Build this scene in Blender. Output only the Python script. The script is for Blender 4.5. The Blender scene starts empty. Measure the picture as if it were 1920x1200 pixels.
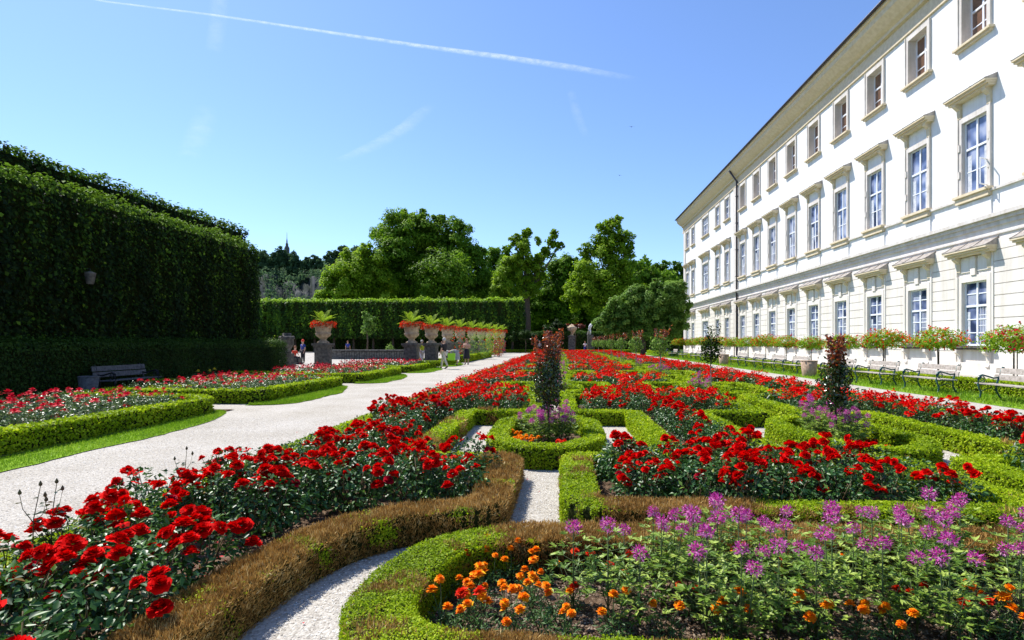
import bpy, math, random
import numpy as np
from mathutils import Vector, Matrix
R = math.radians
sc = bpy.context.scene
COL = sc.collection
rng = np.random.default_rng(7)
random.seed(7)

# ------------------------------------------------------------ camera, sky, sun
H = 1.6; F = 1040.0; CX = 1000.0; HY = 642.0
PSI = math.atan(50 / F); CS, SN = math.cos(PSI), math.sin(PSI)
cd = bpy.data.cameras.new("camera"); cam = bpy.data.objects.new("camera", cd); COL.objects.link(cam)
cam.location = (0, 0, H); cam.rotation_euler = (R(90), 0, PSI)
cd.sensor_width = 36; cd.lens = F / 1920 * 36; cd.shift_x = -40 / 1920; cd.shift_y = 42 / 1920
cd.clip_start = 0.05; cd.clip_end = 30000
sc.camera = cam
sc.view_settings.view_transform = 'Standard'; sc.view_settings.look = 'None'
sc.view_settings.gamma = 1; sc.view_settings.exposure = 0.85
sc.render.use_motion_blur = False
SUN = Vector((-0.80 * math.cos(R(55)), 0.60 * math.cos(R(55)), math.sin(R(55)))).normalized()
w = bpy.data.worlds.new("World"); sc.world = w; w.use_nodes = True
nt = w.node_tree; bg = nt.nodes['Background']
sky = nt.nodes.new('ShaderNodeTexSky'); sky.sky_type = 'NISHITA'; sky.sun_disc = False
sky.sun_elevation = R(55); sky.sun_rotation = R(-53); sky.air_density = 1.0; sky.dust_density = 0.3; sky.ozone_density = 2.0
hs = nt.nodes.new('ShaderNodeMix'); hs.data_type = 'RGBA'; hs.blend_type = 'MULTIPLY'; hs.inputs[0].default_value = 1; hs.inputs[7].default_value = (.80, .92, 1.15, 1)
nt.links.new(sky.outputs[0], hs.inputs[6]); nt.links.new(hs.outputs[2], bg.inputs[0]); bg.inputs[1].default_value = 0.105
sl = bpy.data.lights.new("sun", 'SUN'); sl.energy = 4.2; sl.angle = R(0.5); sl.color = (1, .955, .88)
so = bpy.data.objects.new("sun", sl); COL.objects.link(so); so.rotation_euler = SUN.to_track_quat('Z', 'Y').to_euler()

def ray(px, py):
    u = (px - CX) / F; v = (HY - py) / F
    return CS * u - SN, SN * u + CS, v
def at(px, py, z=0.0):                       # point at height z seen at a pixel
    a, b, c = ray(px, py); t = (z - H) / c
    return a * t, b * t
def onx(px, X):                              # Y where plane X is seen at px
    a, b, c = ray(px, HY); return X * b / a
def pt(px, py, Y):                           # point at depth Y
    a, b, c = ray(px, py); t = Y / b
    return a * t, Y, H + c * t

# ------------------------------------------------------------ materials
MATS = {}
def newmat(name):
    m = bpy.data.materials.new(name); m.use_nodes = True
    n = m.node_tree; n.nodes.clear()
    out = n.nodes.new('ShaderNodeOutputMaterial')
    return m, n, out
def pb(n, col=None, rough=.6, spec=.4, metal=0):
    p = n.nodes.new('ShaderNodeBsdfPrincipled')
    if col: p.inputs['Base Color'].default_value = (*col, 1)
    p.inputs['Roughness'].default_value = rough; p.inputs['Specular IOR Level'].default_value = spec
    p.inputs['Metallic'].default_value = metal
    return p
def ramp(n, stops, interp='LINEAR'):
    r = n.nodes.new('ShaderNodeValToRGB'); r.color_ramp.interpolation = interp
    e = r.color_ramp.elements
    while len(e) < len(stops): e.new(.5)
    for i, (p, c) in enumerate(stops): e[i].position = p; e[i].color = (*c, 1)
    return r
def leafmat(name, stops, rough=.45, spec=.4, trans=.3, tcol=None):
    m, n, out = newmat(name); L = n.links.new
    a = n.nodes.new('ShaderNodeAttribute'); a.attribute_name = 'tint'
    r = ramp(n, stops); L(a.outputs['Fac'], r.inputs[0])
    p = pb(n, None, rough, spec); L(r.outputs[0], p.inputs['Base Color'])
    t = n.nodes.new('ShaderNodeBsdfTranslucent')
    if tcol:
        mx = n.nodes.new('ShaderNodeMix'); mx.data_type = 'RGBA'; mx.inputs[0].default_value = .6
        L(r.outputs[0], mx.inputs[6]); mx.inputs[7].default_value = (*tcol, 1); L(mx.outputs[2], t.inputs[0])
    else: L(r.outputs[0], t.inputs[0])
    s = n.nodes.new('ShaderNodeMixShader'); s.inputs[0].default_value = trans
    L(p.outputs[0], s.inputs[1]); L(t.outputs[0], s.inputs[2]); L(s.outputs[0], out.inputs[0])
    return m
def solid(name, c1, c2=None, scale=8, rough=.7, spec=.3, bump=0, bscale=60, metal=0, c3=None, detail=6):
    m, n, out = newmat(name); L = n.links.new
    p = pb(n, c1, rough, spec, metal)
    tc = n.nodes.new('ShaderNodeTexCoord')
    if c2:
        t = n.nodes.new('ShaderNodeTexNoise'); t.inputs['Scale'].default_value = scale; t.inputs['Detail'].default_value = detail
        L(tc.outputs['Object'], t.inputs['Vector'])
        r = ramp(n, [(.35, c1), (.65, c2)] if not c3 else [(.3, c1), (.5, c2), (.7, c3)])
        L(t.outputs['Fac'], r.inputs[0]); L(r.outputs[0], p.inputs['Base Color'])
    if bump:
        t2 = n.nodes.new('ShaderNodeTexNoise'); t2.inputs['Scale'].default_value = bscale; t2.inputs['Detail'].default_value = 4
        L(tc.outputs['Object'], t2.inputs['Vector'])
        b = n.nodes.new('ShaderNodeBump'); b.inputs['Strength'].default_value = bump; b.inputs['Distance'].default_value = .02
        L(t2.outputs['Fac'], b.inputs['Height']); L(b.outputs[0], p.inputs['Normal'])
    L(p.outputs[0], out.inputs[0]); return m
def gravelmat(name, ca, cb, cc, scale=70):
    m, n, out = newmat(name); L = n.links.new
    p = pb(n, None, .9, .15); tc = n.nodes.new('ShaderNodeTexCoord')
    v = n.nodes.new('ShaderNodeTexVoronoi'); v.inputs['Scale'].default_value = scale
    L(tc.outputs['Object'], v.inputs['Vector'])
    r = ramp(n, [(0, ca), (.5, cb), (1, cc)]); L(v.outputs['Color'], r.inputs[0])
    t = n.nodes.new('ShaderNodeTexNoise'); t.inputs['Scale'].default_value = .8; t.inputs['Detail'].default_value = 8
    L(tc.outputs['Object'], t.inputs['Vector'])
    r2 = ramp(n, [(.3, (.80, .78, .74)), (.7, (1, 1, 1))]); L(t.outputs['Fac'], r2.inputs[0])
    mx = n.nodes.new('ShaderNodeMix'); mx.data_type = 'RGBA'; mx.blend_type = 'MULTIPLY'; mx.inputs[0].default_value = 1
    L(r.outputs[0], mx.inputs[6]); L(r2.outputs[0], mx.inputs[7]); L(mx.outputs[2], p.inputs['Base Color'])
    b = n.nodes.new('ShaderNodeBump'); b.inputs['Strength'].default_value = .7; b.inputs['Distance'].default_value = .006; b.invert = True
    L(v.outputs['Distance'], b.inputs['Height']); L(b.outputs[0], p.inputs['Normal'])
    L(p.outputs[0], out.inputs[0]); return m

M = dict(
 gravel=gravelmat('pale_gravel', (.24, .215, .18), (.44, .41, .362), (.60, .568, .515), 75),
 soil=solid('soil', (.035, .02, .012), (.11, .07, .045), 9, .95, .1, 1, 60, c3=(.2, .14, .095), detail=12),
 lawn=solid('lawn', (.12, .22, .01), (.20, .34, .02), 3, .9, .1, .6, 90),
 farground=solid('far_ground', (.05, .09, .02), (.09, .14, .03), .3, .9, .1),
 box=leafmat('box_leaf', [(0, (.09, .15, .004)), (.45, (.27, .40, .006)), (.8, (.42, .55, .012)), (1, (.55, .60, .03))], .55, .2, .45),
 dry=leafmat('dry_twig', [(0, (.13, .06, .012)), (.45, (.42, .23, .055)), (.8, (.60, .38, .11)), (1, (.75, .56, .24))], .6, .25, .2),
 core=solid('hedge_core', (.012, .02, .004), (.03, .035, .01), 20, .95, .05),  # near-black filler, so gaps between leaves and twigs read as shade
 drycore=solid('dry_core', (.035, .02, .01), (.08, .05, .022), 20, .95, .05),
 roseleaf=leafmat('rose_leaf', [(0, (.012, .045, .008)), (.5, (.04, .12, .022)), (.85, (.08, .19, .03)), (.93, (.18, .28, .03)), (1, (.25, .11, .03))], .4, .4, .25),
 roseleaf2=leafmat('pale_rose_leaf', [(0, (.03, .07, .015)), (.5, (.09, .17, .05)), (1, (.24, .34, .13))], .36, .6, .25),
 red=leafmat('red_petal', [(0, (.20, .0, .001)), (.5, (.66, .0008, .001)), (1, (.92, .006, .004))], .75, .06, .3, (.9, .003, .002)),
 pink=leafmat('crimson_petal', [(0, (.35, .0, .02)), (.5, (.62, .008, .03)), (1, (.80, .04, .07))], .6, .12, .3),
 yellow=leafmat('yellow_petal', [(0, (.7, .5, .02)), (1, (.85, .75, .1))], .6, .1, .3),
 orange=leafmat('orange_petal', [(0, (.80, .10, .004)), (.5, (.92, .26, .005)), (1, (.95, .52, .01))], .6, .1, .3),
 orangered=leafmat('geranium_petal', [(0, (.55, .01, .006)), (.6, (.85, .035, .01)), (1, (.9, .11, .02))], .6, .1, .35),
 magenta=leafmat('cleome_petal', [(0, (.42, .015, .22)), (.5, (.64, .09, .42)), (1, (.86, .38, .72))], .6, .1, .4),
 cleaf=leafmat('cleome_leaf', [(0, (.07, .15, .012)), (.5, (.18, .31, .035)), (1, (.42, .54, .10))], .45, .35, .35),
 mleaf=leafmat('marigold_leaf', [(0, (.03, .09, .02)), (1, (.12, .24, .06))], .45, .4, .3),
 grassb=leafmat('grass_blade', [(0, (.11, .22, .008)), (.6, (.23, .40, .014)), (1, (.38, .48, .05))], .5, .3, .4),
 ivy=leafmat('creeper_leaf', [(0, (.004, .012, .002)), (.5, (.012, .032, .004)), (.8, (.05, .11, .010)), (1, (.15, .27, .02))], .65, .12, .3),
 tree1=leafmat('chestnut_leaf', [(0, (.05, .11, .004)), (.5, (.15, .29, .012)), (1, (.30, .48, .035))], .6, .2, .5),
 hedgefar=leafmat('pleached_leaf', [(0, (.012, .035, .003)), (.45, (.045, .11, .007)), (.75, (.13, .25, .012)), (1, (.30, .48, .03))], .6, .2, .35),  # pale end serves the rim leaves, coloured as if sunlit
 tree2=leafmat('lime_leaf', [(0, (.11, .20, .005)), (.5, (.24, .40, .012)), (1, (.42, .56, .05))], .6, .2, .55),
 tree3=leafmat('grey_green_leaf', [(0, (.07, .15, .02)), (.5, (.17, .31, .045)), (1, (.32, .46, .09))], .55, .25, .5),
 dark=leafmat('dark_leaf', [(0, (.008, .024, .004)), (1, (.05, .11, .012))], .6, .15, .3),
 far=leafmat('far_leaf', [(0, (.05, .10, .05)), (1, (.15, .25, .10))], .8, .05, .4),  # paler and bluer, distance haze mixed into the leaf colour
 redleaf=leafmat('copper_leaf', [(0, (.04, .014, .012)), (.5, (.22, .035, .012)), (1, (.55, .13, .02))], .3, .6, .4),
 mixleaf=leafmat('bronze_green_leaf', [(0, (.014, .035, .008)), (.6, (.05, .10, .018)), (1, (.13, .07, .02))], .25, .8, .25),
 bark=solid('bark', (.05, .035, .025), (.13, .1, .075), 12, .9, .1, .8, 40),
 palebark=solid('pale_bark', (.25, .2, .16), (.4, .34, .28), 20, .85, .1),
 stem=solid('green_stem', (.06, .11, .03), (.10, .12, .04), 20, .6, .3),
 redstem=solid('red_stem', (.08, .04, .02), (.10, .10, .03), 20, .5, .3),
 wall=solid('white_stucco', (.74, .74, .725), (.80, .80, .79), 1.2, .9, .1, .15, 90),
 wall2=solid('cream_stucco', (.71, .665, .61), (.765, .72, .67), .9, .9, .1, .15, 90),
 trim=solid('stone_trim', (.60, .565, .53), (.69, .65, .61), 3, .85, .15),
 sill=solid('bounce_warm_sandstone', (.60, .50, .34), (.70, .60, .44), 4, .85, .15),  # sandstone tan, warmed to carry bounce light under the cornice
 groove=solid('groove', (.30, .27, .24), None),
 sash=solid('white_sash', (.78, .80, .84), None, rough=.4, spec=.4),
 glass=None, metalroof=solid('lead_roof', (.26, .23, .21), (.42, .38, .34), 6, .5, .4, metal=.2),
 roof=solid('dark_roof', (.05, .055, .065), (.09, .09, .1), 2, .7, .2),
 pipe=solid('dark_pipe', (.035, .03, .045), None, rough=.45, spec=.4),
 stone=solid('weathered_stone', (.20, .15, .10), (.46, .35, .23), 5, .9, .1, .7, 30, c3=(.58, .47, .33)),
 darkstone=solid('dark_stone', (.07, .065, .06), (.17, .16, .14), 5, .9, .1, .6, 30),
 iron=solid('green_iron', (.010, .055, .06), (.02, .09, .085), 20, .35, .5),
 blackiron=solid('black_iron', (.015, .015, .017), None, rough=.5),
 plank=solid('weathered_plank', (.27, .24, .20), (.46, .41, .36), 14, .8, .2, .5, 60),
 greyplank=solid('grey_plank', (.25, .25, .26), (.36, .36, .37), 14, .8, .2),
 darkplank=solid('dark_plank', (.065, .065, .07), (.12, .12, .125), 14, .8, .2),
 binwood=solid('bin_wood', (.28, .19, .13), (.42, .31, .22), 10, .8, .2),
 skin=solid('skin', (.55, .32, .22), None, rough=.55), greyhair=solid('grey_hair', (.5, .48, .45), None),
 brownhair=solid('brown_hair', (.28, .12, .06), None), blackc=solid('black_cloth', (.02, .018, .022), None),
 beige=solid('beige_cloth', (.62, .54, .42), None), greyc=solid('grey_cloth', (.22, .22, .23), (.35, .35, .36), 30),
 whitec=solid('white_cloth', (.75, .74, .76), None), limec=solid('lime_cloth', (.55, .68, .03), None),
 redc=solid('red_cloth', (.65, .05, .02), None), bluec=solid('blue_cloth', (.03, .05, .25), None),
 green2=solid('green_bag', (.35, .70, .03), None, rough=.4),
 rock=solid('cliff_rock', (.02, .035, .02), (.05, .06, .055), .06, .9, .1, c3=(.13, .13, .125)),
 pebble=leafmat('pebble_stone', [(0, (.33, .29, .24)), (.5, (.55, .52, .47)), (1, (.78, .76, .72))], .85, .2, 0),
 mulch=leafmat('mulch_bit', [(0, (.03, .018, .012)), (.6, (.12, .08, .055)), (1, (.32, .25, .19))], .9, .1, 0),
)
def glassmat():
    m, n, out = newmat('window_glass'); L = n.links.new
    p = pb(n, None, .06, .9); tc = n.nodes.new('ShaderNodeTexCoord')
    t = n.nodes.new('ShaderNodeTexNoise'); t.inputs['Scale'].default_value = 1.3; t.inputs['Detail'].default_value = 1
    oi = n.nodes.new('ShaderNodeObjectInfo'); ad = n.nodes.new('ShaderNodeVectorMath'); ad.operation = 'ADD'
    L(tc.outputs['Object'], ad.inputs[0]); L(oi.outputs['Location'], ad.inputs[1]); L(ad.outputs[0], t.inputs['Vector'])
    r = ramp(n, [(.36, (.03, .045, .10)), (.50, (.14, .18, .32)), (.62, (.34, .37, .48))]); L(t.outputs['Fac'], r.inputs[0])
    L(r.outputs[0], p.inputs['Base Color']); L(p.outputs[0], out.inputs[0]); return m
def weather(mat, lo):
    n = mat.node_tree; L = n.links.new; p = [q for q in n.nodes if q.type == 'BSDF_PRINCIPLED'][0]; src = p.inputs['Base Color'].links[0].from_socket
    tc = n.nodes.new('ShaderNodeTexCoord'); mp = n.nodes.new('ShaderNodeMapping'); mp.inputs['Scale'].default_value = (1, 1.6, .16)
    t = n.nodes.new('ShaderNodeTexNoise'); t.inputs['Scale'].default_value = 1.6; t.inputs['Detail'].default_value = 10; t.inputs['Roughness'].default_value = .65
    L(tc.outputs['Object'], mp.inputs[0]); L(mp.outputs[0], t.inputs['Vector'])
    r = ramp(n, [(.34, lo), (.56, (1, 1, 1))]); L(t.outputs['Fac'], r.inputs[0])
    mx = n.nodes.new('ShaderNodeMix'); mx.data_type = 'RGBA'; mx.blend_type = 'MULTIPLY'; mx.inputs[0].default_value = 1
    L(src, mx.inputs[6]); L(r.outputs[0], mx.inputs[7]); L(mx.outputs[2], p.inputs['Base Color'])
weather(M['wall'], (.90, .89, .86)); weather(M['wall2'], (.87, .85, .81)); weather(M['trim'], (.82, .79, .74))
M['glass'] = glassmat()
M['curtain'] = solid('curtain', (.42, .45, .50), (.60, .62, .66), 6, .9, .1)
M['brownglass'] = solid('brown_glass', (.10, .055, .035), (.22, .12, .08), 1.5, .12, .8)

# ------------------------------------------------------------ object helpers
def tag(o, label=None, cat=None, group=None, kind=None):
    if label: o['label'] = label
    if cat: o['category'] = cat
    if group: o['group'] = group
    if kind: o['kind'] = kind
    return o
def empty(name, loc=(0, 0, 0), rz=0):
    o = bpy.data.objects.new(name, None); COL.objects.link(o); o.location = loc; o.rotation_euler.z = rz; o.empty_display_size = .1
    return o
def link(name, me, parent=None):
    o = bpy.data.objects.new(name, me); COL.objects.link(o)
    if parent: o.parent = parent
    return o
def copy_tree(o, parent=None):
    c = o.copy(); COL.objects.link(c); c.parent = parent
    for ch in KIDS.get(o.name, []): 
        c2 = copy_tree(ch, c)
        KIDS.setdefault(c.name, []).append(c2)
    return c
KIDS = {}
def kid(o, parent):
    o.parent = parent; KIDS.setdefault(parent.name, []).append(o); return o

class MB:
    def __init__(s): s.v = []; s.f = []; s.m = []; s.sm = []
    def add(s, vs, fs, mi=0, smooth=False):
        b = len(s.v); s.v += [tuple(v) for v in vs]
        for f in fs: s.f.append(tuple(i + b for i in f)); s.m.append(mi); s.sm.append(smooth)
    def box(s, x0, x1, y0, y1, z0, z1, mi=0):
        s.add([(x0, y0, z0), (x1, y0, z0), (x1, y1, z0), (x0, y1, z0), (x0, y0, z1), (x1, y0, z1), (x1, y1, z1), (x0, y1, z1)],
              [(0, 3, 2, 1), (4, 5, 6, 7), (0, 1, 5, 4), (1, 2, 6, 5), (2, 3, 7, 6), (3, 0, 4, 7)], mi)
    def tube(s, pts, rad, n=6, mi=0, cap=True):
        pts = [Vector(p) for p in pts]
        if not hasattr(rad, '__len__'): rad = [rad] * len(pts)
        vs = []; up = Vector((0, 0, 1))
        for i, p in enumerate(pts):
            d = (pts[min(i + 1, len(pts) - 1)] - pts[max(i - 1, 0)]).normalized()
            a = d.cross(up) if abs(d.z) < .95 else d.cross(Vector((1, 0, 0)))
            a.normalize(); b = d.cross(a)
            for k in range(n):
                t = 2 * math.pi * k / n; vs.append(p + (a * math.cos(t) + b * math.sin(t)) * rad[i])
        fs = [(i * n + k, i * n + (k + 1) % n, (i + 1) * n + (k + 1) % n, (i + 1) * n + k) for i in range(len(pts) - 1) for k in range(n)]
        if cap: fs += [tuple(range(n - 1, -1, -1)), tuple((len(pts) - 1) * n + k for k in range(n))]
        s.add(vs, fs, mi, True)
    def lathe(s, prof, n=20, c=(0, 0, 0), mi=0, flute=0, nf=12):
        vs = []
        for r, z in prof:
            for k in range(n):
                t = 2 * math.pi * k / n; rr = r * (1 + flute * math.cos(nf * t)); vs.append((c[0] + rr * math.cos(t), c[1] + rr * math.sin(t), c[2] + z))
        fs = [(i * n + k, i * n + (k + 1) % n, (i + 1) * n + (k + 1) % n, (i + 1) * n + k) for i in range(len(prof) - 1) for k in range(n)]
        s.add(vs, fs, mi, True)
        s.add([vs[(len(prof) - 1) * n + k] for k in range(n)], [tuple(range(n))], mi)
    def prism(s, poly, ext, mi=0):            # poly in 3d, extruded by ext
        n = len(poly); ext = Vector(ext)
        vs = [Vector(p) for p in poly] + [Vector(p) + ext for p in poly]
        s.add(vs, [tuple(range(n - 1, -1, -1)), tuple(range(n, 2 * n))] + [(i, (i + 1) % n, n + (i + 1) % n, n + i) for i in range(n)], mi)
    def mesh(s, name, mats):
        me = bpy.data.meshes.new(name); me.from_pydata(s.v, [], s.f)
        for m in (mats if isinstance(mats, (list, tuple)) else [mats]): me.materials.append(M[m])
        me.polygons.foreach_set('material_index', s.m); me.polygons.foreach_set('use_smooth', s.sm)
        me.validate(); me.update(); return me
    def build(s, name, mats, parent=None):
        o = link(name, s.mesh(name, mats))
        if parent: kid(o, parent)
        return o

def rawmesh(name, V, Q, mats, tint=None, mi=None, smooth=False):
    """V (n,3); Q (m,4) quads, all numpy"""
    me = bpy.data.meshes.new(name); nv, nq = len(V), len(Q)
    me.vertices.add(nv); me.vertices.foreach_set('co', np.ascontiguousarray(V, dtype=np.float32).ravel())
    me.loops.add(nq * 4); me.loops.foreach_set('vertex_index', np.ascontiguousarray(Q, dtype=np.int32).ravel())
    me.polygons.add(nq); me.polygons.foreach_set('loop_start', np.arange(0, nq * 4, 4, dtype=np.int32))
    try: me.polygons.foreach_set('loop_total', np.full(nq, 4, dtype=np.int32))
    except Exception: pass
    for m in mats: me.materials.append(M[m])
    if mi is not None: me.polygons.foreach_set('material_index', np.asarray(mi, dtype=np.int32))
    if smooth: me.polygons.foreach_set('use_smooth', np.ones(nq, dtype=bool))
    me.update(calc_edges=True)
    if tint is not None:
        a = me.attributes.new('tint', 'FLOAT', 'FACE'); a.data.foreach_set('value', np.asarray(tint, dtype=np.float32))
    return me

def unit(a): return a / np.maximum(np.linalg.norm(a, axis=-1, keepdims=True), 1e-9)
def nz(P, f=1.0, s=0.0):
    x, y, z = P[:, 0] * f + s, P[:, 1] * f + s * 1.7, P[:, 2] * f - s
    return (np.sin(x * 1.9 + 1.3 * np.sin(y * 1.1 + z)) + np.sin(y * 2.3 + 1.7 * np.sin(z * 1.3 + x * .7)) + np.sin(z * 2.1 + 1.1 * np.sin(x * 1.7 - y))) / 3

class Cards:
    """accumulates leaf cards"""
    def __init__(s): s.V = []; s.Q = []; s.T = []; s.MI = []; s.n = 0
    def leaf(s, P, N, L, W, mi=0, T=None, fold=.25, tint=None, kind='leaf'):
        P = np.asarray(P, float); n = len(P)
        if n == 0: return
        N = unit(np.asarray(N, float)); L = np.broadcast_to(L, (n,))[:, None]; W = np.broadcast_to(W, (n,))[:, None]
        if T is None: T = rng.normal(size=(n, 3))
        T = unit(T - N * (T * N).sum(1)[:, None]); B = np.cross(N, T)
        if tint is None: tint = rng.random(n)
        if kind == 'leaf':        # 5 verts, 2 quads, folded on the midrib
            V = np.stack([P, P + T * L * .45 + B * W * .5 + N * W * fold, P + T * L, P + T * L * .45 - B * W * .5 + N * W * fold, P + T * L * .5 - N * W * .05], 1)
            q = np.array([[0, 1, 2, 4], [0, 4, 2, 3]])
        elif kind == 'blade':
            V = np.stack([P - B * W * .5, P + B * W * .5, P + T * L + B * W * .15, P + T * L - B * W * .15], 1); q = np.array([[0, 1, 2, 3]])
        else:                     # single diamond
            V = np.stack([P, P + T * L * .45 + B * W * .5 + N * W * fold, P + T * L, P + T * L * .45 - B * W * .5 + N * W * fold], 1); q = np.array([[0, 1, 2, 3]])
        k = V.shape[1]
        Q = (q[None] + (np.arange(n) * k)[:, None, None] + s.n).reshape(-1, 4)
        s.V.append(V.reshape(-1, 3)); s.Q.append(Q); s.n += n * k
        s.T.append(np.repeat(tint, len(q))); s.MI.append(np.broadcast_to(np.repeat(np.broadcast_to(mi, (n,)), len(q)), (n * len(q),)))
    def quads(s, V, Q, mi=0, tint=.5):
        V = np.asarray(V, float); Q = np.asarray(Q)
        s.V.append(V); s.Q.append(Q + s.n); s.n += len(V); s.T.append(np.broadcast_to(tint, (len(Q),))); s.MI.append(np.broadcast_to(mi, (len(Q),)))
    def arr(s): return np.concatenate(s.V), np.concatenate(s.Q), np.concatenate(s.T), np.concatenate(s.MI)
    def mesh(s, name, mats, smooth=False):
        V, Q, T, MI = s.arr(); return rawmesh(name, V, Q, mats, T, MI, smooth)
    def build(s, name, mats, parent=None, smooth=False):
        o = link(name, s.mesh(name, mats, smooth))
        if parent: kid(o, parent)
        return o
def rdir(n, up=0.0):
    d = unit(rng.normal(size=(n, 3)))
    if up: d[:, 2] += up; d = unit(d)
    return d

# ------------------------------------------------------------ ground
def sheet(name, x0, x1, y0, y1, z, mat, kind='structure', nx=1, ny=1):
    xs = np.linspace(x0, x1, nx + 1); ys = np.linspace(y0, y1, ny + 1)
    V = np.array([(x, y, z) for y in ys for x in xs]); Q = np.array([(j * (nx + 1) + i, j * (nx + 1) + i + 1, (j + 1) * (nx + 1) + i + 1, (j + 1) * (nx + 1) + i) for j in range(ny) for i in range(nx)])
    return tag(link(name, rawmesh(name, V, Q, [mat])), kind=kind)
sheet('ground', -3000, 3000, -60, 6000, -.02, 'farground')
sheet('path', -45, 19.2, -6, 100, 0, 'gravel')
sheet('lawn', 11.0, 17.6, -4, 88, .006, 'lawn')
sheet('paving', 17.6, 26, -4, 90, .010, 'gravel')

PX0, PX1, PEND = -3.5, 7.7, 82.0
COLX = (-.2, 4.25); NH, CW, PER = 1.6, .38, 7.6
def notch(k): return 6.6 + PER * k, 10.8 + PER * k
def free(x, y, m=.30):
    """inside a rose bed, m away from hedges"""
    if not (PX0 + m < x < PX1 - m and 1.2 < y < PEND): return False
    if y < 4.6 + m and -1.8 - m < x < 6.05 + m: return False
    for xc in COLX:
        if abs(x - xc) < CW + m and y < PEND - 6: return False
        if abs(x - xc) < NH + m:
            yy = (y - 6.6) % PER if y > 6.6 - m else -9
            if y > 6.6 - m and (yy < 4.2 + m or yy > PER - m) and y < PEND - 6: return False
    return True

# soil under the parterre, gently uneven
def soilgrid(name, x0, x1, y0, y1, step, test, z=.012, amp=.03):
    xs = np.arange(x0, x1, step); ys = np.arange(y0, y1, step); V = []; Q = []; idx = {}
    def vid(i, j):
        if (i, j) not in idx:
            x, y = x0 + i * step, y0 + j * step; idx[i, j] = len(V)
            V.append((x, y, z + amp * (.5 + .5 * math.sin(x * 5 + math.sin(y * 4)) * math.sin(y * 6.1 + x)) ))
        return idx[i, j]
    for i in range(len(xs)):
        for j in range(len(ys)):
            if test(x0 + (i + .5) * step, y0 + (j + .5) * step): Q.append((vid(i, j), vid(i + 1, j), vid(i + 1, j + 1), vid(i, j + 1)))
    return tag(link(name, rawmesh(name, np.array(V), np.array(Q), ['soil'], smooth=True)), kind='structure')
soilgrid('soil', PX0, PX1, .8, PEND, .2, lambda x, y: free(x, y, .02))

# ------------------------------------------------------------ hedges
def smooth_path(pts, r=.18, closed=False):
    P = [Vector((x, y)) for x, y in pts]; out = []
    n = len(P)
    for i in range(n):
        if not closed and i in (0, n - 1): out.append(P[i]); continue
        a, b, c = P[i - 1], P[i], P[(i + 1) % n]
        ra = min(r, (a - b).length * .45); rc = min(r, (c - b).length * .45)
        p0 = b + (a - b).normalized() * ra; p2 = b + (c - b).normalized() * rc
        for t in (0, .25, .5, .75, 1): out.append(p0.lerp(b, t).lerp(b.lerp(p2, t), t))
    if closed: out.append(out[0])
    return out
def resample(P, step):
    d = [0]
    for i in range(1, len(P)): d.append(d[-1] + (P[i] - P[i - 1]).length)
    n = max(2, int(d[-1] / step) + 1); s = np.linspace(0, d[-1], n)
    return np.interp(s, d, [p.x for p in P]), np.interp(s, d, [p.y for p in P]), d[-1]
BROWN = [  # x, y, radius, strength: dieback patches on the real hedges
 (-1.8, 2.6, .7, 1.), (-1.8, 3.3, .7, 1.), (-1.8, 4.0, .6, 1.05), (-1.2, 4.6, .6, 1.1), (-.6, 4.9, .6, 1.15), (-.6, 5.7, .55, 1.1), (-.6, 6.4, .5, 1.0),
 (-1.78, 7.4, .9, .62), (-1.78, 9.2, .8, .5), (-1.3, 10.8, .6, .45),
 (.05, 3.95, .75, 1.0), (.9, 3.95, .8, 1.05), (1.9, 3.95, .8, .95), (2.9, 3.95, .7, .9), (3.9, 3.95, .8, .9), (-.55, 3.8, .4, .55), (-1.0, 3.1, .45, .5), (-.9, 2.5, .35, .5), (-.2, 2.4, .6, .75), (.6, 2.4, .5, .5), (2.6, 2.4, .4, .5),
 (.75, 4.62, .5, 1.15), (1.3, 4.62, .45, 1.0), (.2, 5.6, .35, .55), (.22, 6.3, .3, .6), (2.0, 4.62, .3, .35), (3.9, 6.6, .4, .3), (5.8, 7.3, .5, .4)]
def brownness(P):
    b = np.zeros(len(P))
    for x, y, r, s in BROWN:
        d2 = (P[:, 0] - x) ** 2 + (P[:, 1] - y) ** 2
        b = np.maximum(b, s * np.exp(-d2 / (r * r * .8)))
    b = b + nz(P, 5.5, 2.0) * .30 + nz(P, 15, 5.0) * .16
    low = np.clip(.12 - P[:, 2], 0, .12) / .12
    return b + .28 * low * (nz(P, 3, 1) > 0)
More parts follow.
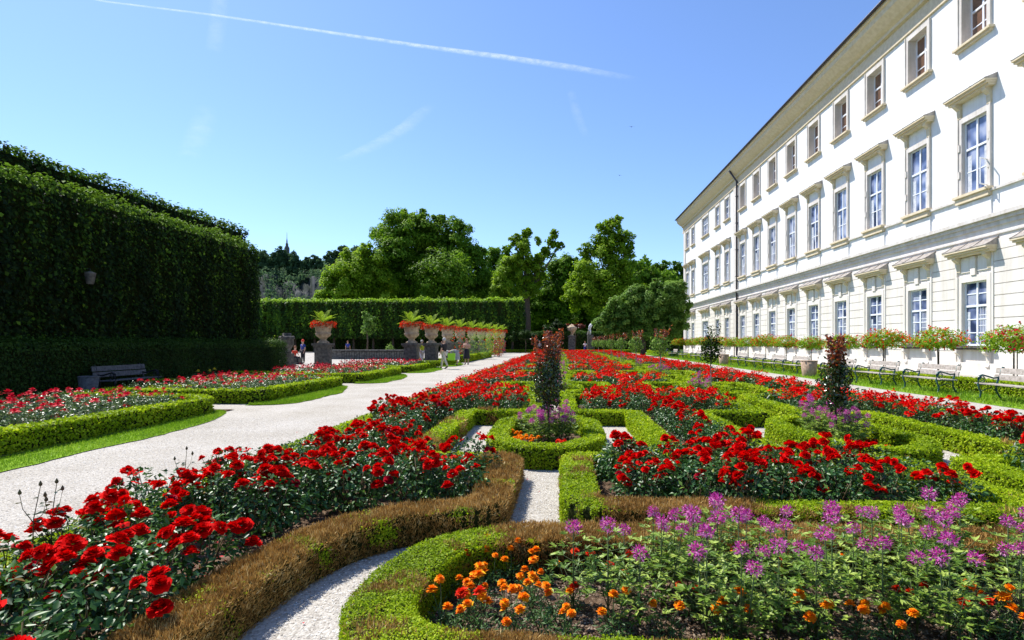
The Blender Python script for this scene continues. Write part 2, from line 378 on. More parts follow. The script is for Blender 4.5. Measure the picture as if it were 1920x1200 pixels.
def hedge(label, pts, w=.30, h=.27, closed=False, r=.18, group=None, leaf=None, cover=1.9, z0=0, brown=True, name='box_hedge', mats=('core', 'box', 'dry'), cat='hedge', rough=1.0):
    P = smooth_path(pts, r, closed); X, Y, LEN = resample(P, .07 if h < .6 else .4)
    n = len(X); tx = np.gradient(X); ty = np.gradient(Y)
    if closed: tx[0] = tx[-1] = X[1] - X[-2]; ty[0] = ty[-1] = Y[1] - Y[-2]
    l = np.hypot(tx, ty); tx /= l; ty /= l; nx, ny = ty, -tx
    c = Cards()
    prof = [(-.46, 0), (-.46, .55), (-.45, .86), (-.36, .95), (0, .97), (.36, .95), (.45, .86), (.46, .55), (.46, 0)]
    k = len(prof); V = []
    for i in range(n):
        for a, b in prof: V.append((X[i] + nx[i] * a * w, Y[i] + ny[i] * a * w, z0 + b * h))
    V = np.array(V); V += (nz(V, 9 / rough, 1)[:, None] * .008 * rough) * np.array([1, 1, .7])
    Q = [(i * k + j, i * k + j + 1, (i + 1) * k + j + 1, (i + 1) * k + j) for i in range(n - 1) for j in range(k - 1)]
    if not closed:
        for e in (0, n - 1): Q += [(e * k + j, e * k + j + 1, e * k + k - 2 - j, e * k + k - 1 - j) for j in range(k // 2 - 1)] + [(e * k + 3, e * k + 4, e * k + 5, e * k + 5)][:0]
    c.quads(V, np.array(Q), 0)
    dist = np.hypot(X, Y).min()
    # leaves: number by local distance
    per = 2 * h + w; area = per * LEN
    def sample(N):
        s = rng.random(N) * (n - 1); i = s.astype(int); f = s - i; i2 = np.minimum(i + 1, n - 1)
        x = X[i] * (1 - f) + X[i2] * f; y = Y[i] * (1 - f) + Y[i2] * f
        return x, y, nx[i], ny[i], tx[i], ty[i]
    d0 = np.hypot(X, Y); segs = np.maximum(d0, 2.2)
    lf = leaf if leaf else None
    sz = np.full(n, lf) if lf else np.clip(segs * .0042, .0135, .07)
    dens = cover / (sz * sz * .62 * .5 * 1.0); N = int((dens.mean()) * area)
    p = dens / dens.sum(); i = rng.choice(n, N, p=p)
    off = (rng.random(N) - .5) * LEN / max(n - 1, 1)
    if not closed: off = np.where((i == 0) | (i == n - 1), 0, off)
    cx = X[i] + tx[i] * off; cy = Y[i] + ty[i] * off; q = rng.random(N) * per
    a = np.where(q < h, -w / 2, np.where(q < h + w, q - h - w / 2, w / 2)); z = np.where(q < h, q, np.where(q < h + w, h, q - h - w))
    na = np.where(q < h, -1., np.where(q < h + w, 0., 1.)); nzv = np.where((q >= h) & (q < h + w), 1., .12)
    # round the shoulders
    sh = .035 * (w / .3); t = np.clip((np.abs(a) - (w / 2 - sh)) / sh, 0, 1) * (z > h - 1e-6); z = z - t * t * sh * .5
    P3 = np.stack([cx + nx[i] * a, cy + ny[i] * a, z0 + z], 1); N3 = np.stack([nx[i] * na, ny[i] * na, nzv], 1)
    if not closed:      # the two end faces
        M2 = int(N * (w * h) / area) + 4
        for e, sg in ((0, -1), (n - 1, 1)):
            aa = (rng.random(M2) - .5) * w; zz = rng.random(M2) * h
            P3 = np.concatenate([P3, np.stack([X[e] + nx[e] * aa + tx[e] * sg * .01, Y[e] + ny[e] * aa + ty[e] * sg * .01, z0 + zz], 1)])
            N3 = np.concatenate([N3, np.tile([tx[e] * sg, ty[e] * sg, .1], (M2, 1))]); i = np.concatenate([i, np.full(M2, e)])
    P3 = P3 + N3 * ((nz(P3, 7 / rough, 3) * .012 * rough + rng.normal(size=len(P3)) * .006 * rough + .004)[:, None]); P3[:, 2] = np.maximum(P3[:, 2], z0 + .004)
    L = sz[i] * rng.uniform(.75, 1.3, len(P3)); NN = unit(N3 + rng.normal(size=(len(P3), 3)) * .55)
    big = nz(P3, 2.2, 8) * .22
    tint = np.clip(.5 + big + rng.normal(size=len(P3)) * .2, 0, 1)
    if brown:
        b = brownness(P3); isb = b > .48 + rng.normal(size=len(P3)) * .11
        g = ~isb
        c.leaf(P3[g], NN[g], L[g], L[g] * .62, 1, tint=tint[g], kind='d')
        if isb.any():
            side_ = isb & (np.abs(N3[:, 2]) < .5) & (rng.random(len(P3)) < .38); isb = isb & ~side_; nb = isb.sum(); reps = 2 if dist < 9 else 1
            Pb = np.repeat(P3[isb], reps, 0) + rng.normal(size=(nb * reps, 3)) * .006; Nb = np.repeat(N3[isb], reps, 0)
            Tb = unit(Nb * .55 + np.array([0, 0, .75]) + rng.normal(size=(len(Pb), 3)) * .42); Lb = np.repeat(L[isb], reps) * rng.uniform(1.0, 2.4, len(Pb))
            c.leaf(Pb - Tb * .010, np.cross(Tb, rdir(len(Pb))), Lb, np.maximum(.0026, Lb * .13), 2, T=Tb, fold=0, kind='d', tint=np.clip(.5 + nz(Pb, 4, 4) * .2 + nz(Pb, 19, 6) * .25 + rng.normal(size=len(Pb)) * .25, 0, 1))
    else: c.leaf(P3, NN, L, L * .62, 1, tint=tint, kind='d')
    o = c.build(name, list(mats)); tag(o, label, cat, group)
    return o

G = 'low clipped box hedges of the parterre'
hedge('brown withered box hedge curving between red roses and gravel in the bottom left', [(-1.93, 1.6), (-1.90, 2.7), (-1.84, 3.5), (-1.62, 4.1), (-1.2, 4.5), (-.62, 4.58), (-.60, 6.6), (-1.78, 6.62)], w=.31, h=.25, r=.3, group=G, cover=1.4)
hedge('half brown rounded hedge enclosing the orange marigold and cleome bed in front', [(-.25, 3.96), (-.74, 3.74), (-.94, 3.2), (-.93, 2.66), (-.6, 2.38), (.5, 2.36), (5.2, 2.36), (5.3, 3.0), (5.2, 3.96), (2, 3.97)], w=.34, h=.26, closed=True, r=.35, group=G, cover=1.4)
hedge('patchy brown and green hedge around the front centre red rose bed', [(COLX[0] + NH, 6.6), (COLX[0] + CW, 6.6), (COLX[0] + CW, 4.6), (COLX[1] - CW, 4.6), (COLX[1] - CW, 6.6), (COLX[1] - NH, 6.6)], w=.32, r=.16, group=G, cover=1.5)
hedge('thick green hedge at the front right corner beside the gravel passage', [(COLX[1] + NH, 6.6), (COLX[1] + CW, 6.6), (COLX[1] + CW, 4.6), (6.0, 4.55), (6.0, 2.2)], w=.34, group=G)
ORD = ['first', 'second', 'third', 'fourth', 'fifth', 'sixth', 'seventh', 'eighth', 'ninth', 'tenth']
side = {0: 'left', 1: 'right'}
for k in range(9):
    y0, y1 = notch(k); y2 = notch(k + 1)[0]
    for c_, xc in enumerate(COLX):
        for s in (-1, 1):
            xo = xc + s * NH; xi = xc + s * CW
            end = [(xo, y2), (xo, y2 + .01)] if k < 8 else []
            pts = [(xo, y0), (xo, y1), (xi, y1), (xi, y2)] + ([(xo - s * .0, y2)] if k < 8 else [])
            which = 'left' if s < 0 else 'right'
            hedge(f'stepped green hedge walling the {which} side of the {ORD[k]} planter court in the {side[c_]} row', pts, w=.30, r=.10, group=G, cover=1.8 if k < 2 else 1.4)
# octagonal planters
def octo(xc, k):
    y0 = 7.08 + PER * k; y1 = y0 + 3.0; a = .70; t = .42
    return [(xc - a + t, y0), (xc + a - t, y0), (xc + a, y0 + t * 1.6), (xc + a, y1 - t * 1.6), (xc + a - t, y1), (xc - a + t, y1), (xc - a, y1 - t * 1.6), (xc - a, y0 + t * 1.6)]
for k in range(9):
    for c_, xc in enumerate(COLX):
        hedge(f'eight sided green box hedge ring, {ORD[k]} from the front in the {side[c_]} row', octo(xc, k), w=.27, h=.28, closed=True, r=.22, group='octagonal hedge rings', cover=1.8 if k < 2 else 1.4)
        sheet('planter_soil', xc - .6, xc + .6, 7.5 + PER * k, 9.7 + PER * k, .03, 'soil')
hedge('low green hedge edging the red roses along the main gravel path', [(PX0 + .08, 1.2), (PX0 + .08, PEND)], w=.30, h=.26, group=G, brown=False, cover=1.5)
hedge('low green hedge edging the red roses along the bench side path', [(PX1 - .08, 2.5), (PX1 - .08, PEND)], w=.28, h=.24, group=G, brown=False, cover=1.3)

# left hand beds
LB = [(5.0, 12.6), (14.2, 19.6), (21.6, 27.0), (28.9, 34.6), (36.5, 42.0)]
GL = 'clipped hedges framing the pink rose beds'
for k, (a, b) in enumerate(LB):
    x1 = -7.97; x0 = -11.9
    nm = ['nearest', 'second', 'third', 'fourth', 'fifth'][k]
    hedge(f'neat green hedge around the {nm} crimson rose bed left of the path', [(x0, a), (x1, a), (x1 + .0, b), (x0, b)] if k else [(x1 - .2, a), (x1, a + 1), (x1 + .05, b - .6), (x1 - .5, b), (x0, b + .3)], w=.36, h=.35, r=.3, group=GL, brown=False, cover=1.5)
    soilgrid('bed_soil', x0 - 1.5, x1, a, b, .3, lambda x, y: True, .010, .02)
hedge('long thin hedge line behind the crimson roses in front of the shade', [(-12.2, 12.9), (-12.2, 15.2), (-9.6, 16.2)], w=.3, h=.33, group=GL, brown=False, cover=1.2)
hedge('low hedge block by the yellow roses near the shaded wall', [(-13.2, 17.4), (-10.2, 17.4), (-10.2, 18.2)], w=.4, h=.38, group=GL, brown=False, cover=1.2)
hedge('low hedge block further back near the shaded wall', [(-13.6, 22.6), (-9.8, 22.6)], w=.4, h=.36, group=GL, brown=False, cover=1.2)
hedge('dark green hedge beside the bending woman on the path edge', [(-7.7, 43.5), (-7.7, 60)], w=.5, h=.55, group=GL, brown=False, cover=1.2)
hedge('long low hedge behind the iron benches on the right', [(13.3, 6), (13.3, 84)], w=.55, h=.42, r=.1, brown=False, group='hedges by the palace', cover=1.2)
hedge('short dark hedge closing the far end of the gravel path', [(-12, 86), (13, 86)], w=.8, h=.45, brown=False, group='far hedges', cover=1.2)

# ------------------------------------------------------------ grass
def grass(name, label, N, f, size):
    c = Cards(); P = f(N); P = P[~np.isnan(P[:, 0])]
    d = np.hypot(P[:, 0], P[:, 1]); L = size * rng.uniform(.6, 1.3, len(P)) * np.clip(d / 9, .8, 2.2)
    T = unit(np.array([0, 0, 1.]) + rng.normal(size=(len(P), 3)) * .55); T[:, 2] = np.abs(T[:, 2])
    c.leaf(P, np.cross(T, rdir(len(P))), L, L * .2, 0, T=T, kind='blade', tint=np.clip(.5 + nz(P, 1.5, 3) * .3 + rng.normal(size=len(P)) * .2, 0, 1))
    o = c.build(name, ['grassb']); tag(o, label, 'grass', kind='stuff'); return o
for k, (a, b) in enumerate(LB):
    tip = 1.1
    n_ = 40; V = []; Q = []
    for i in range(n_ + 1):
        ya_, yb_ = (a - .5 if k else a - 3), b - .2
        y = ya_ + (yb_ - ya_) * i / n_
        e = min(1, ((yb_ - y) / 2.4) ** 1.2)
        e2 = min(1, max(0, (y - ya_) / .5)) if k else 1
        xe = -7.75 + (.85 + .04 * math.sin(y * 3) + .02 * math.sin(y * 11)) * math.sqrt(max(0, min(e, e2)))
        V += [(-8.0, y, .008), (xe + .02, y, .012)]
        if i: Q.append((2 * i - 2, 2 * i - 1, 2 * i + 1, 2 * i))
    tag(link('grass_verge', rawmesh('grass_verge', np.array(V), np.array(Q), ['lawn'])), kind='structure')
    Va = np.array(V)
    def f(N, Va=Va):
        y = rng.uniform(Va[0, 1], Va[-1, 1], N); xe = np.interp(y, Va[1::2, 1], Va[1::2, 0]); x = -7.9 + (xe + 7.9) * rng.random(N)
        return np.stack([x, y, np.full(N, .005)], 1)
    grass('grass', f'bright mown grass strip below the {ORD[k]} left hedge', [26000, 16000, 9000, 6000, 5000][k], f, .035)
grass('grass', 'sunlit lawn under the iron benches on the right', 60000, lambda N: np.stack([rng.uniform(11.0, 17.5, N), 8 + rng.random(N) ** 1.8 * 70, np.full(N, .004)], 1), .05)

# ------------------------------------------------------------ pebbles, mulch, fallen petals
def scatter_bits(name, label, cat, mat, N, f, smin, smax, flat=.45):
    P = f(N); P = P[~np.isnan(P[:, 0])]; n = len(P); s = rng.uniform(smin, smax, n)[:, None]
    base = np.array([[-1, -.7, 0], [1, -.8, 0], [.9, .8, 0], [-.8, .9, 0], [-.5, -.4, 1], [.55, -.4, 1.1], [.5, .45, .9], [-.45, .5, 1]])
    base = base[None] * (1 + rng.normal(size=(n, 8, 3)) * .18); base[:, :, 2] *= flat
    th = rng.random(n) * 6.28; c_, s_ = np.cos(th), np.sin(th)
    x = base[:, :, 0] * c_[:, None] - base[:, :, 1] * s_[:, None] * .7; y = base[:, :, 0] * s_[:, None] + base[:, :, 1] * c_[:, None] * .7
    V = (np.stack([x, y, base[:, :, 2]], 2) * s[:, None] + P[:, None]).reshape(-1, 3)
    q = np.array([[4, 5, 6, 7], [0, 1, 5, 4], [1, 2, 6, 5], [2, 3, 7, 6], [3, 0, 4, 7]])
    Q = (q[None] + (np.arange(n) * 8)[:, None, None]).reshape(-1, 4)
    o = link(name, rawmesh(name, V, Q, [mat], np.repeat(rng.random(n), 5))); tag(o, label, cat, kind='stuff'); return o
def corridor_pts(N):
    x = rng.uniform(-1.9, 6, N); y = 1.8 + rng.random(N) ** .8 * 6.5
    ok = np.array([not free(a, b, -.16) and not (b > 7.2 and abs(a + .2) < .7) and not (b > 7.2 and abs(a - 4.25) < .7) and not (2.5 < b < 3.9 and -.9 < a) for a, b in zip(x, y)])
    P = np.stack([x, y, np.full(N, .001)], 1); P[~ok] = np.nan; return P
scatter_bits('pebbles', 'pale loose pebbles on the gravel passages between the hedges', 'gravel', 'pebble', 90000, corridor_pts, .0035, .0085)
scatter_bits('pebbles', 'fine pale grit along the edge of the main path', 'gravel', 'pebble', 22000, lambda N: np.stack([rng.uniform(-7.1, -3.6, N), 2.5 + rng.random(N) * 9, np.full(N, .001)], 1), .003, .008)
def bedpts(N):
    x = rng.uniform(-3.3, -1.9, N); y = rng.uniform(1.8, 5, N); return np.stack([x, y, np.full(N, .02)], 1)
scatter_bits('mulch', 'brown mulch under the red roses in the bottom left', 'mulch', 'mulch', 12000, bedpts, .004, .013, .4)
scatter_bits('mulch', 'dry brown mulch under the marigolds and cleomes', 'mulch', 'mulch', 42000, lambda N: np.stack([rng.uniform(-.95, 5.2, N), rng.uniform(2.4, 3.9, N), np.full(N, .022)], 1), .004, .012, .4)
soilgrid('front_soil', -.95, 5.2, 2.4, 3.9, .1, lambda x, y: x > -.8 or 2.6 < y < 3.7, .006, .02)
c = Cards(); n = 260
P = np.stack([rng.uniform(-3.0, -1.75, n), rng.uniform(2.4, 4.4, n), rng.uniform(.035, .045, n)], 1)
c.leaf(P, rdir(n, 2.5), rng.uniform(.018, .034, n), rng.uniform(.014, .026, n), 0)
tag(c.build('petals', ['pink']), 'crimson fallen petals on the soil beside the brown hedge', 'petals', kind='stuff')

c = Cards(); n = 420
P = np.concatenate([np.stack([-3.72 - np.abs(rng.normal(size=300)) * .35, rng.uniform(2.5, 14, 300), np.full(300, .008)], 1), corridor_pts(260)]); P = P[~np.isnan(P[:, 0])]; P[:, 2] = .012
c.leaf(P, rdir(len(P), 3), rng.uniform(.014, .03, len(P)), .016, rng.integers(0, 2, len(P)))
tag(c.build('petals', ['pink', 'dry']), 'stray petals and dry leaves blown on the pale gravel', 'petals', kind='stuff')
# ------------------------------------------------------------ roses
def petal_patch(c, ang, rad, openness, size, z0, mi=0, tint=.5, ruffle=.12, cup=.5, res=2):
    """one curved petal: openness 0 upright, 1 flat"""
    el = math.radians(82 * (1 - openness)); k = res + 1
    o = np.array([math.cos(ang), math.sin(ang), 0]); tn = np.array([-math.sin(ang), math.cos(ang), 0]); V = []
    for j in range(k):
        v = j / res; e = el - v * .5 * openness
        for i in range(k):
            u = (i / res - .5) * 2; wdt = size * (.32 + .62 * math.sin(min(1, v * 1.15) * math.pi * .5)) * .62
            p = o * (rad + size * v * math.cos(e)) + np.array([0, 0, z0 + size * v * math.sin(e)]) + tn * u * wdt
            p = p - o * (u * u) * size * cup * .35 * (1 - openness * .5) + np.array([0, 0, 1]) * (u * u * size * .18 * openness) + rng.normal(size=3) * size * ruffle * v * .5
            V.append(p)
    Q = [(j * k + i, j * k + i + 1, (j + 1) * k + i + 1, (j + 1) * k + i) for j in range(res) for i in range(res)]
    c.quads(V, np.array(Q), mi, tint)
def add_bloom(c, pos, size=.045, tilt=None, mi=0, rings=5, res=2, tbase=.0):
    b = Cards(); 
    for r in range(rings):
        f = r / max(1, rings - 1); n = 4 + r
        for k in range(n):
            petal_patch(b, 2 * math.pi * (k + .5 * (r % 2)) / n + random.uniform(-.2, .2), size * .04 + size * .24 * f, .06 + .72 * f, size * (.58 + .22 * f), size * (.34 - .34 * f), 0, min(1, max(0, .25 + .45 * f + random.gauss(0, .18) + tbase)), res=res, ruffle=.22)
    V, Q, T, MI = b.arr()
    if tilt is not None:
        q = Vector((0, 0, 1)).rotation_difference(Vector(tilt)); m3 = np.array(q.to_matrix()); V = V @ m3.T
    c.quads(V + np.asarray(pos), Q, mi, 0); c.T[-1] = T
blooms = []
for i in range(5):
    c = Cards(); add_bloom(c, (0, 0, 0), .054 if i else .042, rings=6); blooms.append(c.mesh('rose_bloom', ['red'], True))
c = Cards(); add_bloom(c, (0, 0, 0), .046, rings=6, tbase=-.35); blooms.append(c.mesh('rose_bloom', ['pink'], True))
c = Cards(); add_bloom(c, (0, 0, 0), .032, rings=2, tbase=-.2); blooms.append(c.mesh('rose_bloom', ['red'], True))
def bush_leaves(c, n, r, h, L, mi=0, top=1.0, seed=0):
    d = rdir(n); rr = rng.uniform(.45, 1.0, n) ** .5
    zc = h * .52
    P = np.stack([d[:, 0] * r * rr, d[:, 1] * r * rr, zc + d[:, 2] * h * .46 * rr], 1)
    s = seed; bump = 1 + .22 * nz(P, 9, s); P[:, :2] *= bump[:, None]; P[:, 2] = np.maximum(.03, P[:, 2] * (1 + .12 * nz(P, 7, s + 2)))
    N = unit(d * .55 + np.array([0, 0, .65]) + rng.normal(size=(n, 3)) * .5)
    c.leaf(P, N, L * rng.uniform(.6, 1.25, n), L * .62 * rng.uniform(.7, 1.1, n), mi, T=d + rng.normal(size=(n, 3)) * .5, tint=np.clip(rng.random(n) * .9 + .1 * (rng.random(n) > .9), 0, 1))
def bloom_spots(n, r, h, seed):
    rs = random.Random(seed); out = []
    nc = max(2, n // 3)
    cl = []
    for i in range(nc):
        a = rs.uniform(0, 6.28); q = math.sqrt(rs.random()) * r * .95; cl.append((q * math.cos(a), q * math.sin(a)))
    while len(out) < n:
        cx, cy = cl[len(out) % nc]; x = cx + rs.gauss(0, .045); y = cy + rs.gauss(0, .045)
        q = min(1, math.hypot(x, y) / r); z = h * (.60 + .44 * math.sqrt(max(0, 1 - q * q))) + rs.gauss(0, .018)
        if all((x - o[0]) ** 2 + (y - o[1]) ** 2 + (z - o[2]) ** 2 > .062 ** 2 for o in out) or rs.random() < .05: out.append((x, y, z))
    return out
def stems_mb(spots, r, h, n=6):
    b = MB()
    for i in range(n):
        a = i * 2.4; b.tube([(0.02 * math.cos(a), .02 * math.sin(a), 0), (r * .4 * math.cos(a), r * .4 * math.sin(a), h * .4), (r * .6 * math.cos(a + .3), r * .6 * math.sin(a + .3), h * .8)], [.007, .005, .003], 5)
    for x, y, z in spots: b.tube([(x * .6, y * .6, z - .16), (x, y, z)], [.003, .0022], 4)
    return b
near_protos = []
for v in range(5):
    r, h = .29, .47 + .03 * (v % 3); nb = [13, 9, 13, 8, 12][v]
    sp = bloom_spots(nb, r, h, v + 10)
    root = empty('rose_bush')
    c = Cards(); bush_leaves(c, 620, r, h, .050, seed=v); c.build('foliage', ['roseleaf'], root)
    stems_mb(sp, r, h).build('stems', ['redstem'], root)
    for i, (x, y, z) in enumerate(sp):
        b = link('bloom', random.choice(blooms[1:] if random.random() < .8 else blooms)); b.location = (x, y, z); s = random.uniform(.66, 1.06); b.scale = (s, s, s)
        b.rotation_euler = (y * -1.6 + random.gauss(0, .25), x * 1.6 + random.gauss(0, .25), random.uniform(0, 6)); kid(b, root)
    near_protos.append(root)
mid_protos = []
for v in range(4):
    r, h = .30, .48 + .03 * (v % 3)
    root = empty('rose_bush')
    c = Cards(); bush_leaves(c, 300, r, h, .052, seed=v + 9); c.build('foliage', ['roseleaf'], root)
    c = Cards()
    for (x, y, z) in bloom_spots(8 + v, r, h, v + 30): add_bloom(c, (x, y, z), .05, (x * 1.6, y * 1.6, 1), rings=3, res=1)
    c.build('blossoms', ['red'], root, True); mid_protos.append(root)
def hide_proto(r):
    pass
# bush positions
ROW = {}
spots = []
y = 1.35
while y < PEND - .5:
    sx = .44; x = PX0 + .3
    while x < PX1 - .3:
        jx, jy = x + random.uniform(-.11, .11), y + random.uniform(-.11, .11)
        if free(jx, jy, .24 if jy < 6.5 else .34) and (jx + 2.45) ** 2 + (jy - 3.75) ** 2 > .33 ** 2: spots.append((jx, jy)); ROW[jx, jy] = int(y * 100)
        x += sx
    y += .42
def inframe(x, y):
    # in camera frame with margin
    t = y * CS - x * SN; u = x * CS + y * SN
    px = CX + F * u / t if t > .1 else 9e9; py = HY + F * 1.3 / t if t > .1 else 9e9
    return -90 < px < 2010 and py < 1330
spots = [s for s in spots if inframe(*s)]
spots.sort(key=lambda s: math.hypot(*s))
def region(x, y):
    if x < -1.75: return 'bottom left' if y < 6.5 else 'left'
    if x > 5.9: return 'right'
    if y < 10.7 and -1.8 < x < .4 and y < 6.7: return 'small'
    if 0 < x < 4.1 and y < 6.7: return 'front'
    if 1.2 < x < 2.9: return 'mid'
    return 'court'
RL = {'bottom left': 'dark leaved red rose bush in the bottom left corner bed beside the brown hedge',
      'left': 'red rose bush in the long bed running beside the pale gravel path',
      'right': 'red rose bush in the long bed facing the iron benches',
      'small': 'red rose bush enclosed by the brown hedge before the nearest octagonal ring',
      'front': 'red rose bush in the front centre bed behind the pink cleomes',
      'mid': 'red rose bush in the central strip between the two rows of planters',
      'court': 'red rose bush between the stepped hedges farther back'}
used = set(); placed = []
NN, NM = 110, 92
REDS = []
for i, (x, y) in enumerate(spots):
    if i >= NN + NM: break
    protos = near_protos if i < NN else mid_protos
    pi = random.randrange(len(protos)); pr = protos[pi]
    if (id(pr)) in used: o = copy_tree(pr)
    else: o = pr; used.add(id(pr))
    o.location = (x, y, .015); s = random.uniform(.88, 1.12); o.scale = (s, s, s * random.uniform(.92, 1.08)); o.rotation_euler.z = random.uniform(0, 6.28)
    rg = region(x, y); tag(o, RL[rg], 'rose bush', 'rose bushes: ' + rg); REDS.append((rg, ROW[x, y], x, o))
rows = {}
for rg, rw, x, o in REDS: rows.setdefault(rg, {}).setdefault(rw, []).append((x, o))
NUM = 'first second third fourth fifth sixth seventh eighth ninth tenth eleventh twelfth thirteenth fourteenth fifteenth sixteenth seventeenth eighteenth nineteenth twentieth'.split() + ['twenty ' + q for q in 'first second third fourth fifth sixth seventh eighth ninth'.split()] + ['thirtieth']
SH = {'bottom left': 'bottom left bed', 'small': 'bed inside the brown hedge', 'front': 'front bed behind the cleomes', 'mid': 'strip between the planter rows', 'right': 'bed facing the iron benches', 'left': 'bed along the pale path', 'court': 'beds between stepped hedges'}
for rg in SH:
    for j, rw in enumerate(sorted(rows.get(rg, {}))):
        if j >= len(NUM): break
        for k, (x, o) in enumerate(sorted(rows[rg][rw], key=lambda q: q[0])):
            if k < 15: o['label'] = f'red rose bush, {NUM[k]} from left, {NUM[j]} row, {SH[rg]}'
# the rest as one mass
c = Cards(); lows = []
for v in range(4):
    b = Cards(); bush_leaves(b, 85, .28, .43, .10, seed=v + 20)
    for (x, y, z) in bloom_spots(5 + v, .28, .45, v + 50):
        add_bloom(b, (x, y, z), .062, (x * 1.6, y * 1.6, 1), mi=1, rings=2, res=1, tbase=.15)
    lows.append(b.arr())
far = spots[NN + NM:]
for (x, y) in far:
    V, Q, T, MI = lows[random.randrange(4)]; a = random.uniform(0, 6.28); s = random.uniform(.88, 1.12)
    m = np.array([[math.cos(a) * s, -math.sin(a) * s, 0], [math.sin(a) * s, math.cos(a) * s, 0], [0, 0, s]])
    c.V.append(V @ m.T + np.array([x, y, .015])); c.Q.append(Q + c.n); c.n += len(V); c.T.append(T); c.MI.append(MI)
tag(c.build('rose_bushes', ['roseleaf', 'red']), 'mass of red roses filling the far beds of the parterre', 'rose bushes', kind='stuff')

# tall bud shoots rising above the near roses
def shoot(px, py, h, seed, label):
    x, y = at(px, py, .38); rs = random.Random(seed)
    root = empty('rose_shoot', (x, y, .3)); b = MB(); c = Cards(); bud = MB()
    for k in range(3):
        a = rs.uniform(0, 6.28); top = Vector((.05 * math.cos(a) * (1 + k * .5), .03 * math.sin(a), h * (1 - .12 * k)))
        if k == 0: b.tube([(0, 0, -.15), (.01, 0, h * .5), top], [.004, .003, .002], 5)
        else: b.tube([(.008, 0, h * .45), top * .75, top], [.003, .002, .0018], 5)
        bud.lathe([(.001, 0), (.009, .006), (.010, .016), (.004, .03), (.001, .036)], 8, top)
        for q in range(4):
            t = rs.uniform(.3, .9); c.leaf([(top.x * t, top.y * t, top.z * t)], [(rs.gauss(0, .4), rs.gauss(0, .4), 1)], .045, .024, 0, T=[(rs.gauss(0, 1), rs.gauss(0, .6), .3)])
    b.build('stems', ['redstem'], root); c.build('foliage', ['mixleaf'], root); bud.build('buds', ['redstem'], root)
    tag(root, label, 'rose shoot')
shoot(60, 1010, .40, 1, 'leggy rose shoot with closed buds standing against the gravel path, leftmost')
shoot(95, 1000, .40, 2, 'bud bearing rose stem just right of the leftmost shoot')
shoot(345, 900, .34, 3, 'single thin rose shoot with dark buds above the path edge hedge')
shoot(440, 890, .24, 4, 'reddish young rose shoot behind the big red blooms')
shoot(675, 800, .22, 5, 'small rose shoot breaking the far edge of the path side bed')

# ------------------------------------------------------------ crimson / pink roses on the left
pp = []
for v in range(4):
    root = empty('rose_bush'); r, h = .33, .50
    c = Cards(); bush_leaves(c, 260, r, h, .055, seed=v + 60); c.build('foliage', ['roseleaf2'], root)
    c = Cards()
    for (x, y, z) in bloom_spots([2, 3, 1, 3][v], r, h, v + 70): add_bloom(c, (x, y, z + .02), random.uniform(.045, .075), (x, y, 1), rings=3, res=1)
    c.build('blossoms', ['pink'] if v != 9 else ['yellow'], root, True); pp.append(root)
usedp = set()
def pinkfree(x, y):
    for a, b in LB[:4]:
        if a + .35 < y < b - .35 and -11.9 < x < -8.2:
            if a < 6: return x > -11.6 - max(0, 10 - y) * .4
            return True
    return False
lspots = []
y = 5.2
while y < 34:
    x = -13.2
    while x < -8:
        jx, jy = x + random.uniform(-.14, .14), y + random.uniform(-.14, .14)
        if pinkfree(jx, jy) and inframe(jx, jy): lspots.append((jx, jy)); ROW[jx, jy] = int(y * 100)
        x += .52
    y += .5
PK = ['crimson rose bush in the nearest bed left of the gravel path', 'crimson rose bush in the second bed left of the gravel path', 'crimson rose bush in the third bed left of the path',
      'crimson rose bush in the fourth left bed, by the stone urns']
lspots.sort(key=lambda s: math.hypot(*s))
REDL = []; cf = Cards(); lowp = []
for v in range(3):
    b = Cards(); bush_leaves(b, 80, .33, .5, .10, seed=v + 80)
    for (x, y, z) in bloom_spots([2, 4, 3][v], .33, .52, v + 90): add_bloom(b, (x, y, z + .03), .085, (x, y, 1), mi=1, rings=2, res=1)
    lowp.append(b.arr())
for i, (x, y) in enumerate(lspots):
    k = [j for j, (a, b) in enumerate(LB) if a < y < b][0]
    if i < 92:
        pr = pp[random.randrange(4)]
        if id(pr) in usedp: o = copy_tree(pr)
        else: o = pr; usedp.add(id(pr))
        o.location = (x, y, .015); s = random.uniform(.85, 1.15); o.scale = (s, s, s); o.rotation_euler.z = random.uniform(0, 6.28)
        tag(o, PK[k], 'rose bush', 'crimson roses: bed ' + ORD[k]); REDL.append((k, ROW[x, y], x, o))
    else:
        V, Q, T, MI = lowp[random.randrange(3)]; a = random.uniform(0, 6.28)
        m = np.array([[math.cos(a), -math.sin(a), 0], [math.sin(a), math.cos(a), 0], [0, 0, 1]])
        cf.V.append(V @ m.T + np.array([x, y, .015])); cf.Q.append(Q + cf.n); cf.n += len(V); cf.T.append(T); cf.MI.append(MI)
rows = {}
for k, rw, x, o in REDL: rows.setdefault(k, {}).setdefault(rw, []).append((x, o))
for k in rows:
    for j, rw in enumerate(sorted(rows[k])):
        for q, (x, o) in enumerate(sorted(rows[k][rw], key=lambda t: t[0])):
            if j < 15 and q < 15: o['label'] = f'crimson rose bush, {NUM[q]} from left, {NUM[j]} row, {NUM[k]} bed left of path'
if cf.V: tag(cf.build('rose_bushes', ['roseleaf2', 'pink']), 'mass of crimson roses in the farther left beds', 'rose bushes', kind='stuff')
root = empty('rose_bush')
